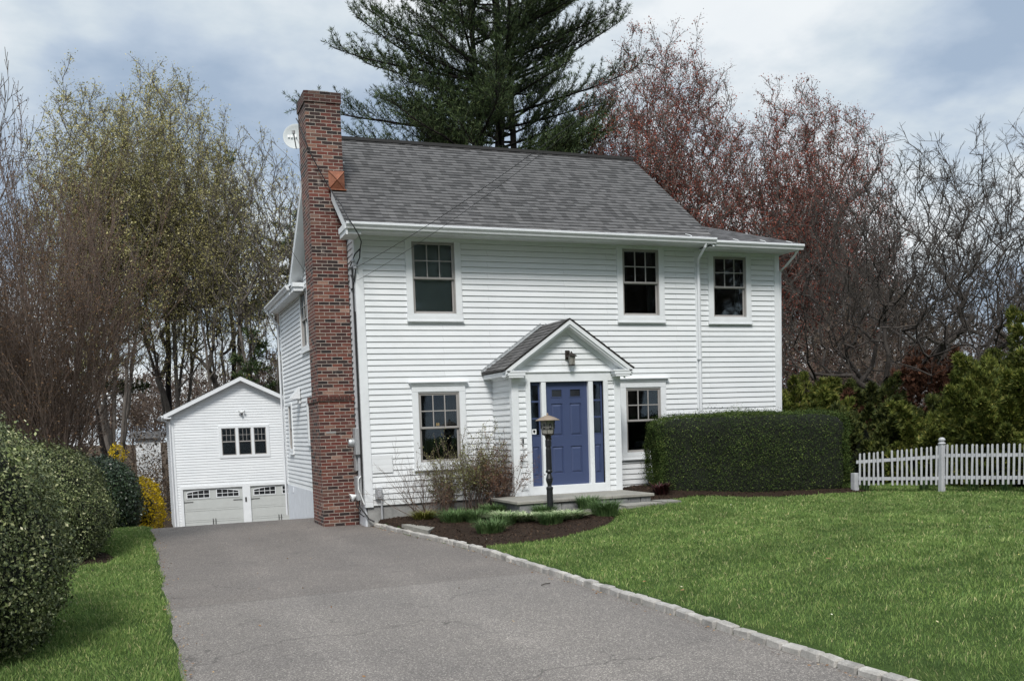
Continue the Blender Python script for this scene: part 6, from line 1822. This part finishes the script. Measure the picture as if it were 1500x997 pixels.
for k, (x, y, st, h, ang, lm, ls, ln, spd, lab) in enumerate((
    (1.0, -.5, 11, .95, 1.0, None, 0, 0, .08, 'sparse bare shrub with arching stems left of the window'),
    (1.55, -.5, 26, .9, .55, 'shrub_leaf', .026, 2, .07, 'twiggy olive leafed shrub under the lower left window'),
    (2.05, -.65, 30, 1.05, .5, 'shrub_leaf', .028, 3, .14, 'tallest leafy shrub reaching over the window sill'),
    (2.45, -.85, 30, .85, .6, 'shrub_red', .026, 3, .16, 'bronze leafed twiggy shrub against the entry side wall'),
    (1.3, -.75, 12, .5, .8, 'shrub_red', .022, 1, .12, 'low reddish shrub in front of the taller ones'))):
    T = shrub(90 + k, int(st * 1.15), h * 1.12, ang, ln, spd)
    tree_obj('front_shrub', T, (x, y, ground_z(x, y) + .03), lab, 'shrub', M['shrub_bark'], M[lm] if lm else None, ls, max(ln, 1), 'shrubs under the lower left window', rmin=.0025, split=0, spread=.02, k1=4)

# ------------------------------------------------------------------ woodland masses and far houses
def wood_mass(name, spots, label, seed, mat_idx=None, hscale=1., leafs=True):
    rg = np.random.default_rng(seed); Vs, Fs, Ms = [], [], []; off = 0
    proto = []
    for k in range(4):
        T = oak(200 + seed * 10 + k, 12, .05, (8, 6, 5, 3)); a = T.arrays(.02); V, F = prisms(*a, 3)
        P = np.array([t[0][:] for t in T.tips]); D = np.array([t[1][:] for t in T.tips]); V2, F2 = leafcards(rg, P, D, .15, .5, 2.5)
        proto.append((np.concatenate([V, V2]), np.concatenate([F, F2 + len(V)]), np.concatenate([np.zeros(len(F)), np.ones(len(F2))])))
    for i, (x, y, z, s) in enumerate(spots):
        V, F, mi = proto[i % 4]; a = rg.uniform(0, 6.28); R = np.array([[math.cos(a), -math.sin(a), 0], [math.sin(a), math.cos(a), 0], [0, 0, 1]])
        W = (V @ R.T) * np.array([s * 1.15, s * 1.15, s]) + np.array([x, y, z]); Vs.append(W); Fs.append(F + off); Ms.append(mi); off += len(W)
    return tag(np_mesh(name, np.concatenate(Vs), np.concatenate(Fs), [M['bark_red'], M['brown_leaf']], matidx=np.concatenate(Ms)), kind='stuff', label=label)
rg = np.random.default_rng(77)
spots = []
for k in range(34):
    d = 62 + 40 * rg.uniform(); a = rad(34 + 34 * (k + rg.uniform()) / 34); s = rg.uniform(.75, 1.1)
    spots.append((-4.2 + d * math.sin(a), -18.35 + d * math.cos(a), -2.5, s))
for k in range(12):
    x = 17 + 26 * (k + rg.uniform()) / 12; spots.append((x, 14 + rg.uniform() * 10 + (x - 17) * .2, -1.2, rg.uniform(.4, .58)))
wood_mass('woodland', spots, 'brown leafless woodland beyond the garden on the right', 1)
spots = []
for k in range(30):
    d = 68 + 36 * rg.uniform(); a = rad(-8 + 30 * (k + rg.uniform()) / 30); spots.append((-4.2 + d * math.sin(a), -18.35 + d * math.cos(a), -3.2, rg.uniform(.8, 1.25)))
for k in range(10):
    x = -17 + 9.5 * (k + rg.uniform()) / 10; spots.append((x, 22 + rg.uniform() * 12, -2.6, rg.uniform(.5, .85)))
wood_mass('woodland', spots, 'brown leafless woodland behind the garage on the left', 2)
spots = []
for k in range(34):
    d = 22 + 14 * rg.uniform(); a = rad(110 + 120 * (k + rg.uniform()) / 34); spots.append((-4.2 + d * math.sin(a), -18.35 + d * math.cos(a), -.5, rg.uniform(1.3, 1.9)))
for k in range(14):
    spots.append((12 + 34 * (k + rg.uniform()) / 14, -16 - 10 * rg.uniform(), -.5, rg.uniform(1.1, 1.6)))
wood_mass('woodland', spots, 'trees across the street, seen only mirrored in the window panes', 3)
# low brush under the woods
def brush(name, spots, label, seed, n=26000, mats='brown_leaf', sz=.22):
    rg = np.random.default_rng(seed); P = []
    for k in range(n):
        x0, y0, x1, y1, z0, h = spots[rg.integers(len(spots))]; t = rg.uniform()
        x, y = x0 + (x1 - x0) * t, y0 + (y1 - y0) * t + rg.normal() * 1.2
        hh = h * (.75 + .5 * noise.noise(Vector((x * .35, y * .35, 1.))))
        P.append((x, y, z0 + hh * rg.uniform() ** .8))
    P = np.array(P); V, F = leafcards(rg, P, rdir(rg, len(P)), sz, .35, 1)
    return tag(np_mesh(name, V, F, M[mats]), kind='stuff', label=label)
brush('undergrowth', [(-14, 16, -3.2, 24, -2.5, 3.2), (-16, 44, 6, 48, -3.2, 5.5), (-14, 60, 20, 62, -3.2, 7.5)], 'dark brown undergrowth behind the garage', 5, 30000)
brush('undergrowth', [(-11, 20, -3.1, 22, -2.2, 2.9), (-9, 30, -3.0, 32, -2.7, 4.2), (-10, 46, -2.6, 46, -3, 6.0)], 'dense brown brush between the grass strip and the garage', 9, 26000, sz=.10)
brush('undergrowth', [(10, 8, 24, 6, -.6, 3.0), (16, 14, 40, 12, -1, 4.2), (22, 40, 75, 36, -2, 7.5)], 'brown undergrowth behind the evergreens', 6, 34000)
# distant white house seen through the trees
def far_house(loc, w_, d_, h_, wallm, roofm, label, rz=0):
    t = thing('far_house', loc, label, 'house', None, rz)
    def ob(n, mb, mt): o = mesh_obj(n, mb, mt, None); o.parent = t; return o
    m = MB(); m.box(-w_/2, w_/2, -d_/2, d_/2, 0, h_)
    m.face([(-w_/2, -d_/2, h_), (-w_/2, d_/2, h_), (-w_/2, 0, h_ + d_ * .3)]); m.face([(w_/2, -d_/2, h_), (w_/2, d_/2, h_), (w_/2, 0, h_ + d_ * .3)]); ob('wall', m, wallm)
    m = MB(); roofplane(m, (-w_/2 - .3, -d_/2 - .3, h_ - .15), (w_/2 + .3, -d_/2 - .3, h_ - .15), (w_/2 + .3, 0, h_ + d_ * .3 + .05), (-w_/2 - .3, 0, h_ + d_ * .3 + .05))
    roofplane(m, (w_/2 + .3, d_/2 + .3, h_ - .15), (-w_/2 - .3, d_/2 + .3, h_ - .15), (-w_/2 - .3, 0, h_ + d_ * .3 + .05), (w_/2 + .3, 0, h_ + d_ * .3 + .05)); ob('roof', m, roofm)
    for q in range(int(w_ / 2.2)):
        x = -w_/2 + 1.2 + q * 2.2
        for z in ([1.2, 3.9] if h_ > 4.5 else [1.1]):
            m = MB(); m.box(x - .5, x + .5, -d_/2 - .04, -d_/2 - .004, z - .1, z + 1.4); f = ob('window', m, M['trim'])
            m = MB(); m.box(x - .4, x + .4, -d_/2 - .06, -d_/2 - .042, z, z + 1.3); g_ = mesh_obj('pane', m, M['dark_glass'], None); g_.parent = f
far_house((-3.1, 64, -3.2), 1.9, 1.2, 5.3, M['trim'], M['roof'], 'white house glimpsed through the woods left of the garage')
far_house((37.5, 21, -1.2), 9, 8, 3.4, plain('brown_shingle_wall', (.16, .13, .11), .9), M['roof'], 'low grey roofed house behind the evergreens at the right', rad(-20))
